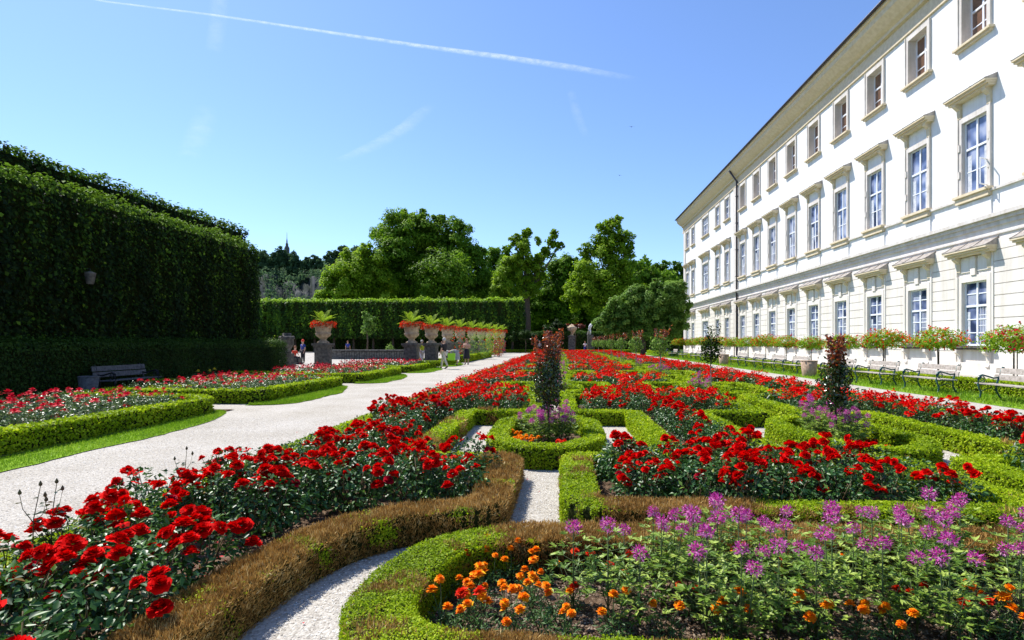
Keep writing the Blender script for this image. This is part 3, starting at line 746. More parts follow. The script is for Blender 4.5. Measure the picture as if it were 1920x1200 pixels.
for i, (px, py) in enumerate([(366, 700), (397, 698), (420, 702)]):
    x, y = at(px, py, .5); o = empty('rose_bush', (x, y, .01)); c = Cards(); bush_leaves(c, 200, .33, .48, .055, seed=i + 5); c.build('foliage', ['roseleaf2'], o)
    c = Cards()
    for (a, b, z) in bloom_spots([1, 2, 2][i], .25, .55, i + 3): add_bloom(c, (a, b, z), .08, rings=3, res=1)
    c.build('blossoms', ['yellow'], o, True); tag(o, ['yellow rose bush with one bloom before the dark wall, left of three', 'yellow rose bush with the brightest bloom, middle of three', 'yellow rose bush, right of three before the dark wall'][i], 'rose bush', 'yellow rose bushes')
bpy.data.objects.remove(root)

# ------------------------------------------------------------ cleome and marigold
def cleome_proto(seed, h, heads=1, nl=26, L=.076, low=False):
    rs = random.Random(seed); root = empty('cleome'); b = MB(); c = Cards(); tops = []
    for s in range(heads):
        a = rs.uniform(0, 6.28); q = .09 * (s > 0); hh = h * (1 - .10 * s)
        top = Vector((q * math.cos(a) * 1.6, q * math.sin(a) * 1.6, hh)); tops.append(top)
        b.tube([(0, 0, 0), (q * math.cos(a), q * math.sin(a), hh * .45), top], [.006, .005, .003], 5)
        for i in range(nl):
            t = .16 + .78 * (i + rs.random()) / nl; st = Vector((top.x * t, top.y * t, hh * t)); an = i * 2.4 + rs.uniform(-.4, .4)
            pet = (.05 + .10 * (1 - t)) * rs.uniform(.7, 1.3); o_ = Vector((math.cos(an), math.sin(an), rs.uniform(.1, .55))); e = st + o_ * pet
            b.tube([st, e], [.0018, .0014], 3, cap=False)
            k = 5; ll = L * (1.15 - .6 * t) * rs.uniform(.75, 1.2); tn = rs.random()
            for m in range(k):
                f = (m - 2) * .62; d = Vector((math.cos(an + f), math.sin(an + f), rs.uniform(-.35, .25)))
                c.leaf([e], [(d.x * -.3 + rs.gauss(0, .2), d.y * -.3 + rs.gauss(0, .2), 1)], ll * (1 - .13 * abs(m - 2)), ll * .30, 0, T=[tuple(d)], tint=np.array([min(1, max(0, tn + rs.gauss(0, .1)))]))
    for s in range(2 if nl > 20 else 0):
        an0 = s * 1.6 + rs.uniform(-.4, .4); q = rs.uniform(.09, .15); hh = h * rs.uniform(.45, .72); b.tube([(0, 0, h * .12), (q * .5 * math.cos(an0), q * .5 * math.sin(an0), hh * .5), (q * math.cos(an0), q * math.sin(an0), hh)], [.004, .003, .002], 4)
        for i in range(9):
            t = .3 + .7 * i / 8; an = i * 2.4 + rs.uniform(-.5, .5); e = Vector((q * t * math.cos(an0) + .04 * math.cos(an), q * t * math.sin(an0) + .04 * math.sin(an), hh * t)); tn = rs.random()
            for m in range(5):
                f = (m - 2) * .62; d = Vector((math.cos(an + f), math.sin(an + f), rs.uniform(-.3, .3))); ll = L * rs.uniform(.65, 1.0)
                c.leaf([e], [(rs.gauss(0, .25), rs.gauss(0, .25), 1)], ll * (1 - .13 * abs(m - 2)), ll * .28, 0, T=[tuple(d)], tint=np.array([min(1, max(0, tn + rs.gauss(0, .1)))]))
    b.build('stem', ['stem'], root); c.build('foliage', ['cleaf'], root)
    for top in tops:
        f = Cards(); n = 95; d = rdir(n, .15); rad = np.array([.041, .041, .038])
        P = np.array(top)[None] + d * rad * rng.uniform(.35, 1, (n, 1)) + np.array([0, 0, -.005])
        f.leaf(P, rdir(n), rng.uniform(.014, .026, n), rng.uniform(.008, .013, n), 0, T=d + rng.normal(size=(n, 3)) * .4, tint=np.clip(rng.normal(.5, .28, n) + .35 * d[:, 2] * -.6, 0, 1))
        n = 26; d = rdir(n, -.1); P = np.array(top)[None] + d * .03
        f.leaf(P, rdir(n), .036, .0022, 0, T=d, kind='d', tint=rng.random(n) * .6)
        f.build('flower_head', ['magenta'], root)
    return root
clp = [cleome_proto(s, h, nh, nl) for s, h, nh, nl in [(1, .54, 1, 26), (2, .50, 1, 30), (3, .58, 2, 24), (4, .43, 1, 28), (5, .55, 2, 22)]]
cpos0 = [(1075, 1120, 1), (1140, 1135, 0), (1170, 1100, 1), (1200, 1150, 3), (1240, 1115, 2), (1265, 1090, 4), (1300, 1120, 0), (1325, 1165, 4), (1345, 1095, 2), (1385, 1120, 0), (1290, 1075, 0),
        (1400, 1085, 4), (1430, 1150, 1), (1445, 1105, 0), (1475, 1085, 2), (1500, 1130, 3), (1530, 1170, 0), (1560, 1140, 2), (1600, 1120, 4), (1635, 1090, 0), (1655, 1150, 1), (1690, 1110, 2), (1340, 1070, 2), (1560, 1080, 1),
        (1720, 1160, 3), (1745, 1095, 4), (1770, 1120, 0), (1800, 1085, 2), (1830, 1150, 3), (1890, 1110, 2), (1915, 1165, 4), (1905, 1070, 0), (1010, 1165, 3), (1225, 1080, 4), (1680, 1070, 4), (1725, 1065, 2), (1610, 1068, 0), (1460, 1178, 0), (1390, 1180, 4), (1590, 1180, 2), (1780, 1180, 4), (1690, 1185, 0)]
CF = ['pink cleome at the back against the brown hedge', 'pink cleome mid depth in the front bed', 'cleome near the bottom edge']
cpos = [q for i, q in enumerate(cpos0) if i not in (32, 39, 41)]
usedc = set()
cp2 = []
for i, (px, py, v) in enumerate(cpos):
    x, y = at(px, py, .10)
    pass
    o = clp[v] if v not in usedc else copy_tree(clp[v]); usedc.add(v)
    s = random.uniform(.84, 1.06); o.location = (x, max(2.55, min(3.72, y)), .02); o.scale = (s, s, s); o.rotation_euler.z = random.uniform(0, 6.28)
    hb = 0 if y > 3.35 else 1 if y > 2.95 else 2
    hz = 'left part' if px < 1260 else 'middle part' if px < 1600 else 'right part'
    tag(o, f'{CF[hb]}, {hz}', 'cleome', f'cleomes: {hb} {hz}')
def marigold_proto(seed, nf, mat, h=.17):
    rs = random.Random(seed); root = empty('marigold'); b = MB(); c = Cards(); fl = []
    for i in range(nf):
        a = rs.uniform(0, 6.28); q = rs.uniform(.02, .10); top = Vector((q * math.cos(a), q * math.sin(a), h * rs.uniform(.8, 1.25))); fl.append(top)
        b.tube([(0, 0, 0), (top.x * .5, top.y * .5, top.z * .6), top], [.003, .0025, .002], 4)
    n = 150; d = rdir(n, .4); P = np.stack([d[:, 0] * .085, d[:, 1] * .085, np.abs(d[:, 2]) * h * .5 + .02], 1) * rng.uniform(.4, 1, (n, 1))
    c.leaf(P, rdir(n, 1.0), rng.uniform(.022, .042, n), .008, 0, T=d + rng.normal(size=(n, 3)) * .6)
    b.build('stems', ['stem'], root); c.build('foliage', ['mleaf'], root)
    for top in fl:
        f = Cards(); s = rs.uniform(.022, .030)
        for r in range(4):
            k = 11 - 2 * r
            for j in range(k): petal_patch(f, 6.283 * j / k + rs.uniform(-.2, .2), .001, .95 - .26 * r, s * (1 - .14 * r), .002 * r, 0, min(1, max(0, rs.gauss(.55, .22))), ruffle=.25, res=1)
        o = f.build('blossom', [mat], root, True); o.location = top; o.rotation_euler = (rs.gauss(0, .3), rs.gauss(0, .3), 0)
    return root
mgp = [marigold_proto(1, 3, 'orange'), marigold_proto(2, 4, 'orange'), marigold_proto(3, 2, 'orange', .2), marigold_proto(4, 3, 'orangered', .15)]
mpos = [(825, 1085, 3), (845, 1110, 0), (865, 1075, 3), (880, 1140, 1), (905, 1120, 1), (925, 1090, 2), (945, 1150, 0), (960, 1080, 2), (985, 1105, 1), (1000, 1130, 1), (1020, 1085, 0), (1040, 1150, 0), (1010, 1170, 2), (865, 1165, 3), (900, 1180, 1), (930, 1040, 2), (995, 1045, 2), (1060, 1185, 0),
        (960, 1185, 1), (830, 1170, 0), (1100, 1075, 3), (1070, 1130, 3), (1150, 1180, 0), (1170, 1105, 3), (1360, 1180, 1), (1390, 1085, 0), (1300, 1140, 3), (1480, 1120, 0), (1520, 1185, 1), (1570, 1075, 2), (1610, 1185, 0), (1680, 1190, 1), (1830, 1085, 0), (1740, 1130, 3), (1860, 1180, 1), (1460, 1060, 3), (1700, 1140, 3), (1250, 1185, 0), (1905, 1190, 0), (1815, 1180, 3), (1185, 1072, 3)]
usedm = set()
for i, (px, py, v) in enumerate(mpos):
    x, y = at(px, py, .06)
    o = mgp[v] if v not in usedm else copy_tree(mgp[v]); usedm.add(v)
    s = random.uniform(.95, 1.25); o.location = (x, max(2.50, min(3.75, y)), .02); o.scale = (s, s, s); o.rotation_euler.z = random.uniform(0, 6.28)
    hz = 'open left end of the front bed' if px < 1090 else 'front bed under the cleomes'
    tag(o, ('red and orange' if v == 3 else 'orange') + f' marigold in the {hz}', 'marigold', f'marigolds: {hz} {"red" if v == 3 else "orange"}')
# cleomes and marigolds inside the octagonal rings, ornamental trees in their middle
ringp = [cleome_proto(s, h, 3, 12, .10) for s, h in [(21, .52), (22, .62), (23, .46)]]
ringm = [marigold_proto(31, 5, 'orangered', .13), marigold_proto(32, 5, 'orange', .15)]
usedr = set()
def put(pr, x, y, s, z=.03):
    o = pr if id(pr) not in usedr else copy_tree(pr); usedr.add(id(pr)); o.location = (x, y, z); o.scale = (s, s, s); o.rotation_euler.z = random.uniform(0, 6.28); return o
for k in range(5):
    for c_, xc in enumerate(COLX):
        y0 = 7.08 + PER * k; where = f'{ORD[k]} octagonal ring of the {side[c_]} row'
        for i in range([17, 8, 5, 3, 2][k]):
            a = random.uniform(0, 6.28); q = math.sqrt(random.random())
            o = put(ringp[random.randrange(3)], xc + .36 * q * math.cos(a), y0 + 1.75 + .85 * q * math.sin(a), random.uniform(.85, 1.1) * (1 if k < 2 else 1.15))
            tag(o, f'pink cleome in the {where}', 'cleome', f'cleomes: {where}')
        for i in range(([16, 4, 0, 0, 0] if c_ == 0 else [3, 0, 0, 0, 0])[k]):
            sx = random.choice((-1, 1)); o = put(ringm[1 if sx < 0 else 0], xc + sx * random.uniform(.15, .5), y0 + .45 + random.uniform(0, .9), random.uniform(1, 1.3))
            tag(o, f'{"orange" if sx < 0 else "red"} marigold in the {where}', 'marigold', f'marigolds: {where} {sx}')

def ornamental(x, y, h, hc, rad, mats, n, L, label, trunk=.016, tm='bark', spires=7, name='ornamental_tree', group='ornamental trees in the planter rings', sp=.5, redtop=True):
    """slim standard: bare stem, dense oval crown, leafy upright shoots. hc = bottom of the crown"""
    root = empty(name, (x, y, .03)); b = MB(); hm = hc + (h - hc) * .68
    b.tube([(0, 0, 0), (.01, 0, hc * .5), (0, .01, hc), (.01, 0, hm)], [trunk, trunk * .9, trunk * .8, trunk * .4], 7)
    c = Cards(); rs = random.Random(int(x * 100 + y * 10))
    d = rdir(n); rr = rng.uniform(.3, 1, n) ** .6; ctr = (hc + hm) / 2
    P = np.stack([d[:, 0] * rad * rr, d[:, 1] * rad * rr, ctr + d[:, 2] * (hm - hc) * .55 * rr], 1); P[:, :2] *= (1 + .3 * nz(P, 11 / max(rad * 3, .5), x))[:, None]
    c.leaf(P, unit(d + rng.normal(size=(n, 3)) * .8), L * rng.uniform(.6, 1.2, n), L * .6, 0)
    for i in range(spires):
        a = rs.uniform(0, 6.28); q = rad * rs.uniform(.1, .9); p0 = Vector((q * .6 * math.cos(a), q * .6 * math.sin(a), ctr)); ph = rs.uniform(.55, 1.0)
        p1 = Vector((q * 1.25 * math.cos(a), q * 1.25 * math.sin(a), hm + (h - hm) * ph)); b.tube([(0, 0, hc), p0, p1], [trunk * .4, trunk * .25, .002], 4)
        m = int(n * .045 * sp * 2); t = rng.random(m)
        P = np.array(p0)[None] * (1 - t[:, None]) + np.array(p1)[None] * t[:, None] + rng.normal(size=(m, 3)) * rad * .10
        hi = (P[:, 2] > hm - (h - hm) * .35 + rng.normal(size=m) * .06) & redtop
        dd = rdir(m, .6)
        c.leaf(P, rdir(m), L * rng.uniform(.6, 1.1, m), L * .5, np.where(hi, 1, 0), T=dd)
    b.build('trunk', [tm], root); c.build('crown', mats, root); tag(root, label, 'tree', group); return root
ornamental(COLX[0] + .02, 8.55, 1.76, .52, .25, ['mixleaf', 'redleaf'], 1400, .058, 'dark bushy standard with coppery red shoots in the nearest ring of the left row', .020, spires=9, sp=.9)
x_, y_ = at(1568, 775, .35)
ornamental(4.12, 8.5, 1.70, .56, .215, ['mixleaf', 'redleaf'], 900, .07, 'copper red leaved standard in the nearest ring of the right row', .018, spires=8, sp=1.2)
ornamental(4.28, 16.0, 2.12, 1.0, .30, ['ivy', 'ivy'], 800, .075, 'sparse green standard with long whippy shoots in the second ring of the right row', .018, 'palebark', spires=6, sp=.6)
for k, c_ in [(2, 1), (3, 1), (4, 1), (5, 1), (6, 1), (7, 1), (8, 1)]:
    ornamental(COLX[c_], 8.5 + PER * k, 2.25, 1.05, .42, ['tree3', 'redleaf'], 420, .12, f'green standard with reddish tips in the {ORD[k]} ring of the right row', .03, 'palebark', spires=7, sp=.7)
for k in (1, 2, 3, 4):
    ornamental(COLX[0], 8.5 + PER * k, 1.9, .9, .26, ['mixleaf', 'redleaf'], 300, .10, f'copper tipped standard in the {ORD[k]} ring of the left row, behind the nearest one', .025, spires=6, sp=.8)

# ------------------------------------------------------------ palace
XB = 20.0
k0, dk = .001285, .0002035
colsY = [onx(HY * 0 + 1050 + 1 / (k0 + i * dk), XB) for i in range(-2, 9)]
colsY = sorted(colsY)
farpx = [1364, 1346, 1323, 1300, 1289.5]
farY = [onx(p, XB) for p in farpx]
YEND = onx(1283, XB); YPIPE = onx(1384, XB); Y0 = 12.0
ops = []                                           # (yc, width, kind)
for y in colsY: ops.append((y, 1.62, 'n'))
for p, y in zip(farpx, farY): ops.append((y, 3.0 if p == 1323 else 1.62, 'd' if p == 1323 else 'f'))
ops = [o for o in ops if o[0] > Y0 + 2]
FL = [(1.45, 4.55), (8.85, 12.45), (16.3, 18.85)]   # window openings
pal = empty('palace', (XB, 50, 0)); tag(pal, 'long white three storey palace with stone window hoods along the right side', 'palace')
def P_(o): o.location = (-XB, -50, 0) if o.type == 'MESH' and not o.get('loc') else o.location; return o
ys = sorted(set([Y0, YEND] + [v for y, w_, _ in ops for v in (y - w_ / 2, y + w_ / 2)]))
def wallband(name, z0, z1, mat, X=XB):
    zs = sorted(set([z0, z1] + [z for a, b in FL for z in (a, b) if z0 < z < z1])); b = MB()
    for j in range(len(zs) - 1):
        za, zb = zs[j], zs[j + 1]; zm = (za + zb) / 2; op = any(a < zm < c for a, c in FL)
        for i in range(len(ys) - 1):
            ya, yb = ys[i], ys[i + 1]; ym = (ya + yb) / 2
            if op and any(abs(ym - y) < w_ / 2 for y, w_, _ in ops): continue
            b.add([(X, ya, za), (X, yb, za), (X, yb, zb), (X, ya, zb)], [(3, 2, 1, 0)])
    return P_(b.build(name, [mat], pal))
wallband('wall', -.1, 7.2, 'wall2'); wallband('wall', 7.2, 19.6, 'wall')
b = MB()
b.box(XB, XB + 16, YEND - .02, YEND, -.1, 19.6); b.box(XB + 16, XB + 16.3, Y0, YEND, -.1, 19.6); b.box(XB + .6, XB + 16, Y0, Y0 + .3, -.1, 19.6)
for z in (0, 6.9, 15, 19.5): b.box(XB + .55, XB + 16, Y0, YEND - .1, z, z + .1)
P_(b.build('wall', ['wall'], pal))
# plinth, cordon, sill course, cornice, roof
b = MB(); b.box(XB - .10, XB + .0, Y0, YEND + .1, -.1, .62); P_(b.build('plinth', ['wall2'], pal))
b = MB()
for ext, z0, z1 in ((.10, 6.95, 7.15), (.20, 7.15, 7.32), (.34, 7.32, 7.50)): b.box(XB - ext, XB, Y0, YEND + ext, z0, z1)
b.box(XB - .07, XB, Y0, YEND + .05, 6.55, 6.62)
P_(b.build('string_course', ['trim'], pal))
b = MB(); b.box(XB - .12, XB, Y0, YEND + .1, 8.62, 8.74); P_(b.build('sill_course', ['trim'], pal))
b = MB()
prof = [(XB, 19.25), (XB - .12, 19.25), (XB - .12, 19.42), (XB - .02, 19.46), (XB - .02, 20.15), (XB - .22, 20.2), (XB - .22, 20.38), (XB - .5, 20.55), (XB - .95, 20.95), (XB - 1.0, 21.25), (XB - 1.12, 21.3), (XB - 1.12, 21.5), (XB, 21.5)]
b.prism([(x, Y0, z) for x, z in prof], (0, YEND + .9 - Y0, 0)); P_(b.build('cornice', ['sill'], pal))
b = MB(); b.prism([(XB - 1.2, Y0, 21.52), (XB + 8, Y0, 24.2), (XB + 17, Y0, 21.52)], (0, YEND + 1 - Y0, 0)); 
P_(b.build('roof', ['roof'], pal))
b = MB(); b.tube([(XB - 1.24, Y0, 21.5), (XB - 1.24, YEND + 1, 21.5)], .09, 6)
b.tube([(XB - .9, Y0, 21.78), (XB - .9, YEND, 21.78)], .02, 4)
y = Y0
while y < YEND: b.box(XB - .92, XB - .88, y, y + .03, 21.5, 21.8); y += 1.1
P_(b.build('gutter', ['pipe'], pal))
b = MB(); b.tube([(XB - .15, YPIPE, 0.1), (XB - .15, YPIPE, 19.7), (XB - 1.0, YPIPE, 20.9)], .11, 8)
for z in (2, 5, 9, 12, 15, 18): b.box(XB - .3, XB - .0, YPIPE - .14, YPIPE + .14, z, z + .06)
P_(b.build('downpipe', ['pipe'], pal))
b = MB(); b.box(XB - .10, XB, YPIPE + .4, YPIPE + 1.4, .62, 6.54); b.box(XB - .10, XB, YPIPE + .4, YPIPE + 1.4, 7.52, 19.2); b.box(XB - .10, XB, YEND - 1.2, YEND + .1, .62, 6.54); b.box(XB - .10, XB, YEND - 1.2, YEND + .1, 7.52, 19.2)
P_(b.build('corner_pilaster', ['trim'], pal))
# rustication: proud courses of the ground floor leave grooves between them
b = MB(); zc = [.62] + [1.15 + .52 * i for i in range(11)]
frames = [(y - w_ / 2 - .42, y + w_ / 2 + .42) for y, w_, _ in ops]
for i in range(len(zc) - 1):
    za, zb = zc[i] + (.0 if i == 0 else .035), min(zc[i + 1], 6.50)
    if zb - za < .05: continue
    seg = [Y0] + [v for f in frames for v in f] + [YEND]
    for j in range(0, len(seg), 2):
        if seg[j + 1] - seg[j] > .1: b.box(XB - .05, XB, seg[j] + .004, seg[j + 1] - .004, za, zb)
P_(b.build('rustication', ['wall2'], pal))
def window_set(fl, w_, kind):
    z0, z1 = FL[fl]; hh = z1 - z0; hw = w_ / 2
    root = MB()
    f = .27 if fl else .30; pr = .07
    # surround
    root.box(-pr, 0, -hw - f, -hw, 0, hh + f); root.box(-pr, 0, hw, hw + f, 0, hh + f); root.box(-pr, 0, -hw, hw, hh, hh + f)
    root.box(-pr - .04, -pr, -hw - f, -hw - f + .08, 0, hh + f); root.box(-pr - .04, -pr, hw + f - .08, hw + f, 0, hh + f)
    if fl == 1:
        for q in (.25, .62):
            for s in (-1, 1): root.box(-pr - .05, -pr, s * (hw + .15) - .07, s * (hw + .15) + .07, hh * q, hh * q + .35)
    if fl == 0:      # tall side strips up to the hood, key block, frieze panels
        for s in (-1, 1):
            a, c_ = sorted((s * (hw + f), s * (hw + f + .12))); root.box(-.09, 0, a, c_, 0, 4.35)
        root.box(-.12, 0, -.16, .16, hh + f, 4.3)
        for s in (-1, 1):
            a, c_ = sorted((s * .25, s * (hw + f))); root.box(-.06, 0, a, c_, hh + f + .18, 4.3)
    # reveals
    dp = .48 if (fl == 2 and kind == 'n') else .20
    root.box(0, dp, -hw - .03, -hw, -.03, hh); root.box(0, dp, hw, hw + .03, -.03, hh); root.box(0, dp, -hw - .03, hw + .03, hh, hh + .03); root.box(0, dp, -hw, hw, -.03, 0)
    o = link('window', root.mesh('window', ['trim' if fl else 'wall2'])); kid(o, pal)
    # sashes
    s = MB(); d = dp - .10; t = .07
    n = 2 if kind != 'd' else 4
    s.box(d, d + .08, -hw, -hw + t, 0, hh); s.box(d, d + .08, hw - t, hw, 0, hh); s.box(d, d + .08, -hw + t, hw - t, 0, t); s.box(d, d + .08, -hw + t, hw - t, hh - t, hh)
    for i in range(1, n): yc = -hw + 2 * hw * i / n; s.box(d, d + .08, yc - .05, yc + .05, t, hh - t)
    zt = hh * .62; s.box(d - .01, d + .09, -hw + t, hw - t, zt - .05, zt + .05)
    rows = [hh * .2, hh * .41, hh * .81] if fl == 0 else [hh * .31] if fl == 1 else [hh * .31]
    for z in rows: s.box(d + .02, d + .06, -hw + t, hw - t, z - .025, z + .025)
    kid(link('sash', s.mesh('sash', ['sash'])), o)
    g = MB(); g.box(d + .045, d + .055, -hw + .02, hw - .02, .02, hh - .02)
    kid(link('pane', g.mesh('pane', ['brownglass' if fl == 2 and kind == 'n' else 'glass'])), o)
    if fl == 1 or fl == 0:
        g = MB()
        for sgn in (-1, 1):
            a, c_ = sorted((sgn * hw * .97, sgn * hw * (.50 if fl else .62)))
            g.box(d + .038, d + .043, a, c_, .06, hh * (.60 if sgn < 0 else .55) - .06)
        kid(link('curtain', g.mesh('curtain', ['curtain'])), o)
    if fl == 0:     # interior grille seen through the right casement
        g = MB()
        for i in range(7):
            yy = -hw + .10 + (hw - .15) * i / 6; g.box(d + .030, d + .037, yy - .010, yy + .010, .08, zt - .06)
        for z in (.55, .95, 1.45): g.box(d + .028, d + .037, -hw + .08, -.06, z, z + .03)
        kid(link('grille', g.mesh('grille', ['sash'])), o)
    # sill
    s = MB(); e = .14 if fl == 2 else .3
    if fl == 2: s.box(-.26, dp - .10, -hw - f - e, hw + f + e, -.14, -.032); s.box(-.16, 0, -hw - f - .06, hw + f + .06, -.24, -.142)
    elif fl == 1: s.box(-.30, .0, -hw - f - .08, hw + f + .08, -.13, -.002); s.box(-.20, 0, -hw - f, hw + f, -.40, -.132)
    else: s.box(-.34, .0, -hw - f - .2, hw + f + .2, -.12, -.002); s.box(-.22, 0, -hw - f - .1, hw + f + .1, -.20, -.122)
    kid(link('sill', s.mesh('sill', ['sill' if fl else 'darkstone'])), o)
    if fl == 1: s = MB(); s.box(-.07, 0, -hw - f, hw + f, 7.52 - z0, 8.40 - z0); kid(link('apron_panel', s.mesh('apron_panel', ['wall'])), o)
    if fl == 0:
        s = MB(); 
        for sg in (-1, 1):
            yc = sg * (hw + .12)
            s.prism([(-.30, yc - .10, -.21), (-.30, yc - .10, -.36), (-.12, yc - .10, -.5), (-.10, yc - .10, -.85), (-.16, yc - .10, -.98), (-.14, yc - .10, -1.04), (0, yc - .10, -1.04), (0, yc - .10, -.21)], (0, .2, 0))
        kid(link('console', s.mesh('console', ['wall2'])), o)
    # hoods
    if fl < 2:
        s = MB(); zb = (13.45 - z0) if fl else 4.35; e = .30 if fl else .34; W = hw + f + e
        for a0, a1, h0, h1 in ((.20, .62, .0, .10), (.62, .84, .10, .19), (.84, 1., .19, .28)):
            s.box(-.58 * a1, 0, -W + .16 * (1 - a1), W - .16 * (1 - a1), zb + h0, zb + h1)
        for sg in (-1, 1):
            yc = sg * (hw + f - .12); s.prism([(-.34, yc - .12, zb), (-.34, yc - .12, zb - .10), (-.12, yc - .12, zb - .30), (-.09, yc - .12, zb - .72), (0, yc - .12, zb - .72), (0, yc - .12, zb)], (0, .24, 0))
        kid(link('hood', s.mesh('hood', ['sill'])), o)
        r = MB()
        hgt = .36 if fl == 0 else .22
        for i in range(3):      # little lead roofs with raised seams
            a = -W + 2 * W * i / 3; c_ = a + 2 * W / 3
            pr2 = [(-.60, zb + .285), (-.42, zb + .30 + hgt * .2), (-.2, zb + .30 + hgt * .6), (0, zb + .3 + hgt)]
            for q in range(3): r.add([(pr2[q][0], a + .004, pr2[q][1]), (pr2[q][0], c_ - .004, pr2[q][1]), (pr2[q + 1][0], c_ - .004, pr2[q + 1][1]), (pr2[q + 1][0], a + .004, pr2[q + 1][1])], [(0, 1, 2, 3)])
            for yy in (a, c_): r.tube([(p_[0], yy, p_[1] + .015) for p_ in pr2], .014, 4)
        for sg in (-1, 1): r.add([(-.60, sg * W, zb + .284), (0, sg * W, zb + .284), (0, sg * W, zb + .3 + hgt), (-.2, sg * W, zb + .3 + hgt * .6), (-.42, sg * W, zb + .3 + hgt * .2)], [(0, 1, 2, 3, 4)])
        kid(link('hood_roof', r.mesh('hood_roof', ['metalroof'])), o)
    return o
wp = {}
for fl in range(3):
    for (y, w_, kd) in ops:
        key = (fl, kd)
        if key not in wp: o = wp[key] = window_set(fl, w_, kd)
        else:
            src = wp[key]; o = src.copy(); COL.objects.link(o); kid(o, pal)
            for ch in list(KIDS[src.name]): c2 = ch.copy(); COL.objects.link(c2); kid(c2, o)
        o['loc'] = 1; o.location = (0, y - 50, FL[fl][0]); 
# one casement standing open on the first floor
y = ops[1][0] if len(ops) > 2 else 28
y = onx(1828, XB); z = FL[1][0]
b = MB()
for (a, c_, e, g) in ((0, .62, .05, .10), (0, .62, 1.25, 1.3), (0, .05, .10, 1.25), (.57, .62, .10, 1.25)): b.box(-a - .0 - (c_ - a), -a, -.02, .02, e, g)
o = P_(b.build('open_casement', ['sash'], pal)); o['loc'] = 1; o.location = (-.02, y - 50 - .8, z + .05); o.rotation_euler.z = R(28)

# ------------------------------------------------------------ iron benches on the right
def bench_proto(name='bench', iron='iron', plank='plank', L=2.0):
    root = empty(name)
    s = MB()
    for i, (x, z) in enumerate([(-.24, .455), (-.13, .45), (-.02, .445), (.09, .44), (.19, .44)]): s.box(x - .047, x + .047, -L / 2, L / 2, z - .014, z + .014)
    s.build('seat', [plank], root)
    s = MB()
    for x, z in ((.255, .62), (.305, .80)):
        s.prism([(x - .012, -L / 2, z - .07), (x + .012, -L / 2, z - .07), (x + .045, -L / 2, z + .075), (x + .018, -L / 2, z + .08)], (0, L, 0))
    s.build('backrest', [plank], root)
    for sg in (-1, 1):
        e = MB(); Y = sg * (L / 2 - .16)
        def arc(cx, cz, r, a0, a1, n=10): return [(cx + r * math.cos(R(a0 + (a1 - a0) * i / n)), Y, cz + r * math.sin(R(a0 + (a1 - a0) * i / n))) for i in range(n + 1)]
        e.tube([(-.28, Y, .0), (-.24, Y, .06), (-.22, Y, .2), (-.27, Y, .33), (-.30, Y, .44), (-.28, Y, .56), (-.22, Y, .66)], .024, 6)     # front leg to arm
        e.tube([(.34, Y, 0), (.28, Y, .08), (.20, Y, .24), (.20, Y, .42), (.26, Y, .6), (.33, Y, .84), (.37, Y, .90), (.41, Y, .88)], .024, 6)  # rear leg and back
        e.tube([(-.30, Y, .56), (-.28, Y, .65), (-.18, Y, .69), (-.02, Y, .645), (.12, Y, .60), (.26, Y, .62)], .024, 6)                      # arm
        e.tube(arc(-.19, .57, .085, 150, -150), .012, 5); e.tube(arc(-.19, .575, .045, 90, 420), .011, 5)
        e.tube([(-.28, Y, .42), (-.1, Y, .425), (.2, Y, .41)], .016, 6); e.tube([(-.23, Y, .22), (-.08, Y, .30), (.06, Y, .33), (.2, Y, .24)], .013, 5)
        e.tube(arc(-.30, .02, .03, 0, 200), .012, 5); e.tube(arc(.37, .02, .03, -20, 180), .012, 5)
        e.build('end_frame', [iron], root)
    return root
bp = bench_proto(); first = True
bys = [(14.1, 'nearest green iron bench on the lawn, cut by the right edge of the photo'), (15.5, ''), ]
bl = [15.45, 18.9, 22.0, 25.0, 29.3, 32.2, 35.3, 38.4, 43.5, 46.8, 50.2, 55.5, 60.5, 66]
# refine from the photograph: the near benches
for i, y in enumerate(bl):
    o = bp if i == 0 else copy_tree(bp)
    o.location = (11.95, y * .985, .005)
    tag(o, ['green iron bench with pale planks, nearest in the row at the right edge', 'second green iron bench in the row along the bench side path', 'third green iron bench, beside the copper leaved standard'][i] if i < 3 else f'{["first","second","third","fourth","fifth","sixth","seventh","eighth","ninth","tenth","eleventh","twelfth","thirteenth","fourteenth"][i]} green iron bench in the row counted from the right edge', 'bench', 'green iron benches facing the roses')
def bin_(x, y, label, mat='binwood', r=.30, h=.62):
    root = empty('litter_bin', (x, y, .005)); b = MB(); b.lathe([(r * .78, 0), (r * .8, .02), (r, h), (r * .86, h), (r * .84, h - .08)], 28, flute=.02, nf=14); b.build('slatted_body', [mat], root)
    b = MB(); b.lathe([(r * 1.03, h - .01), (r * 1.06, h + .02), (r * .88, h + .025), (r * .85, h - .01)], 28); b.build('rim', [mat], root)
    tag(root, label, 'litter bin', 'wooden litter bins')
x_, y_ = 11.75, onx(1517, 11.75); bin_(x_, y_, 'tapered wooden litter bin between the benches beside the copper leaved standard', r=.36, h=.72)
bin_(11.75, onx(1357, 11.75), 'tapered wooden litter bin farther along the row of iron benches', r=.36, h=.72)

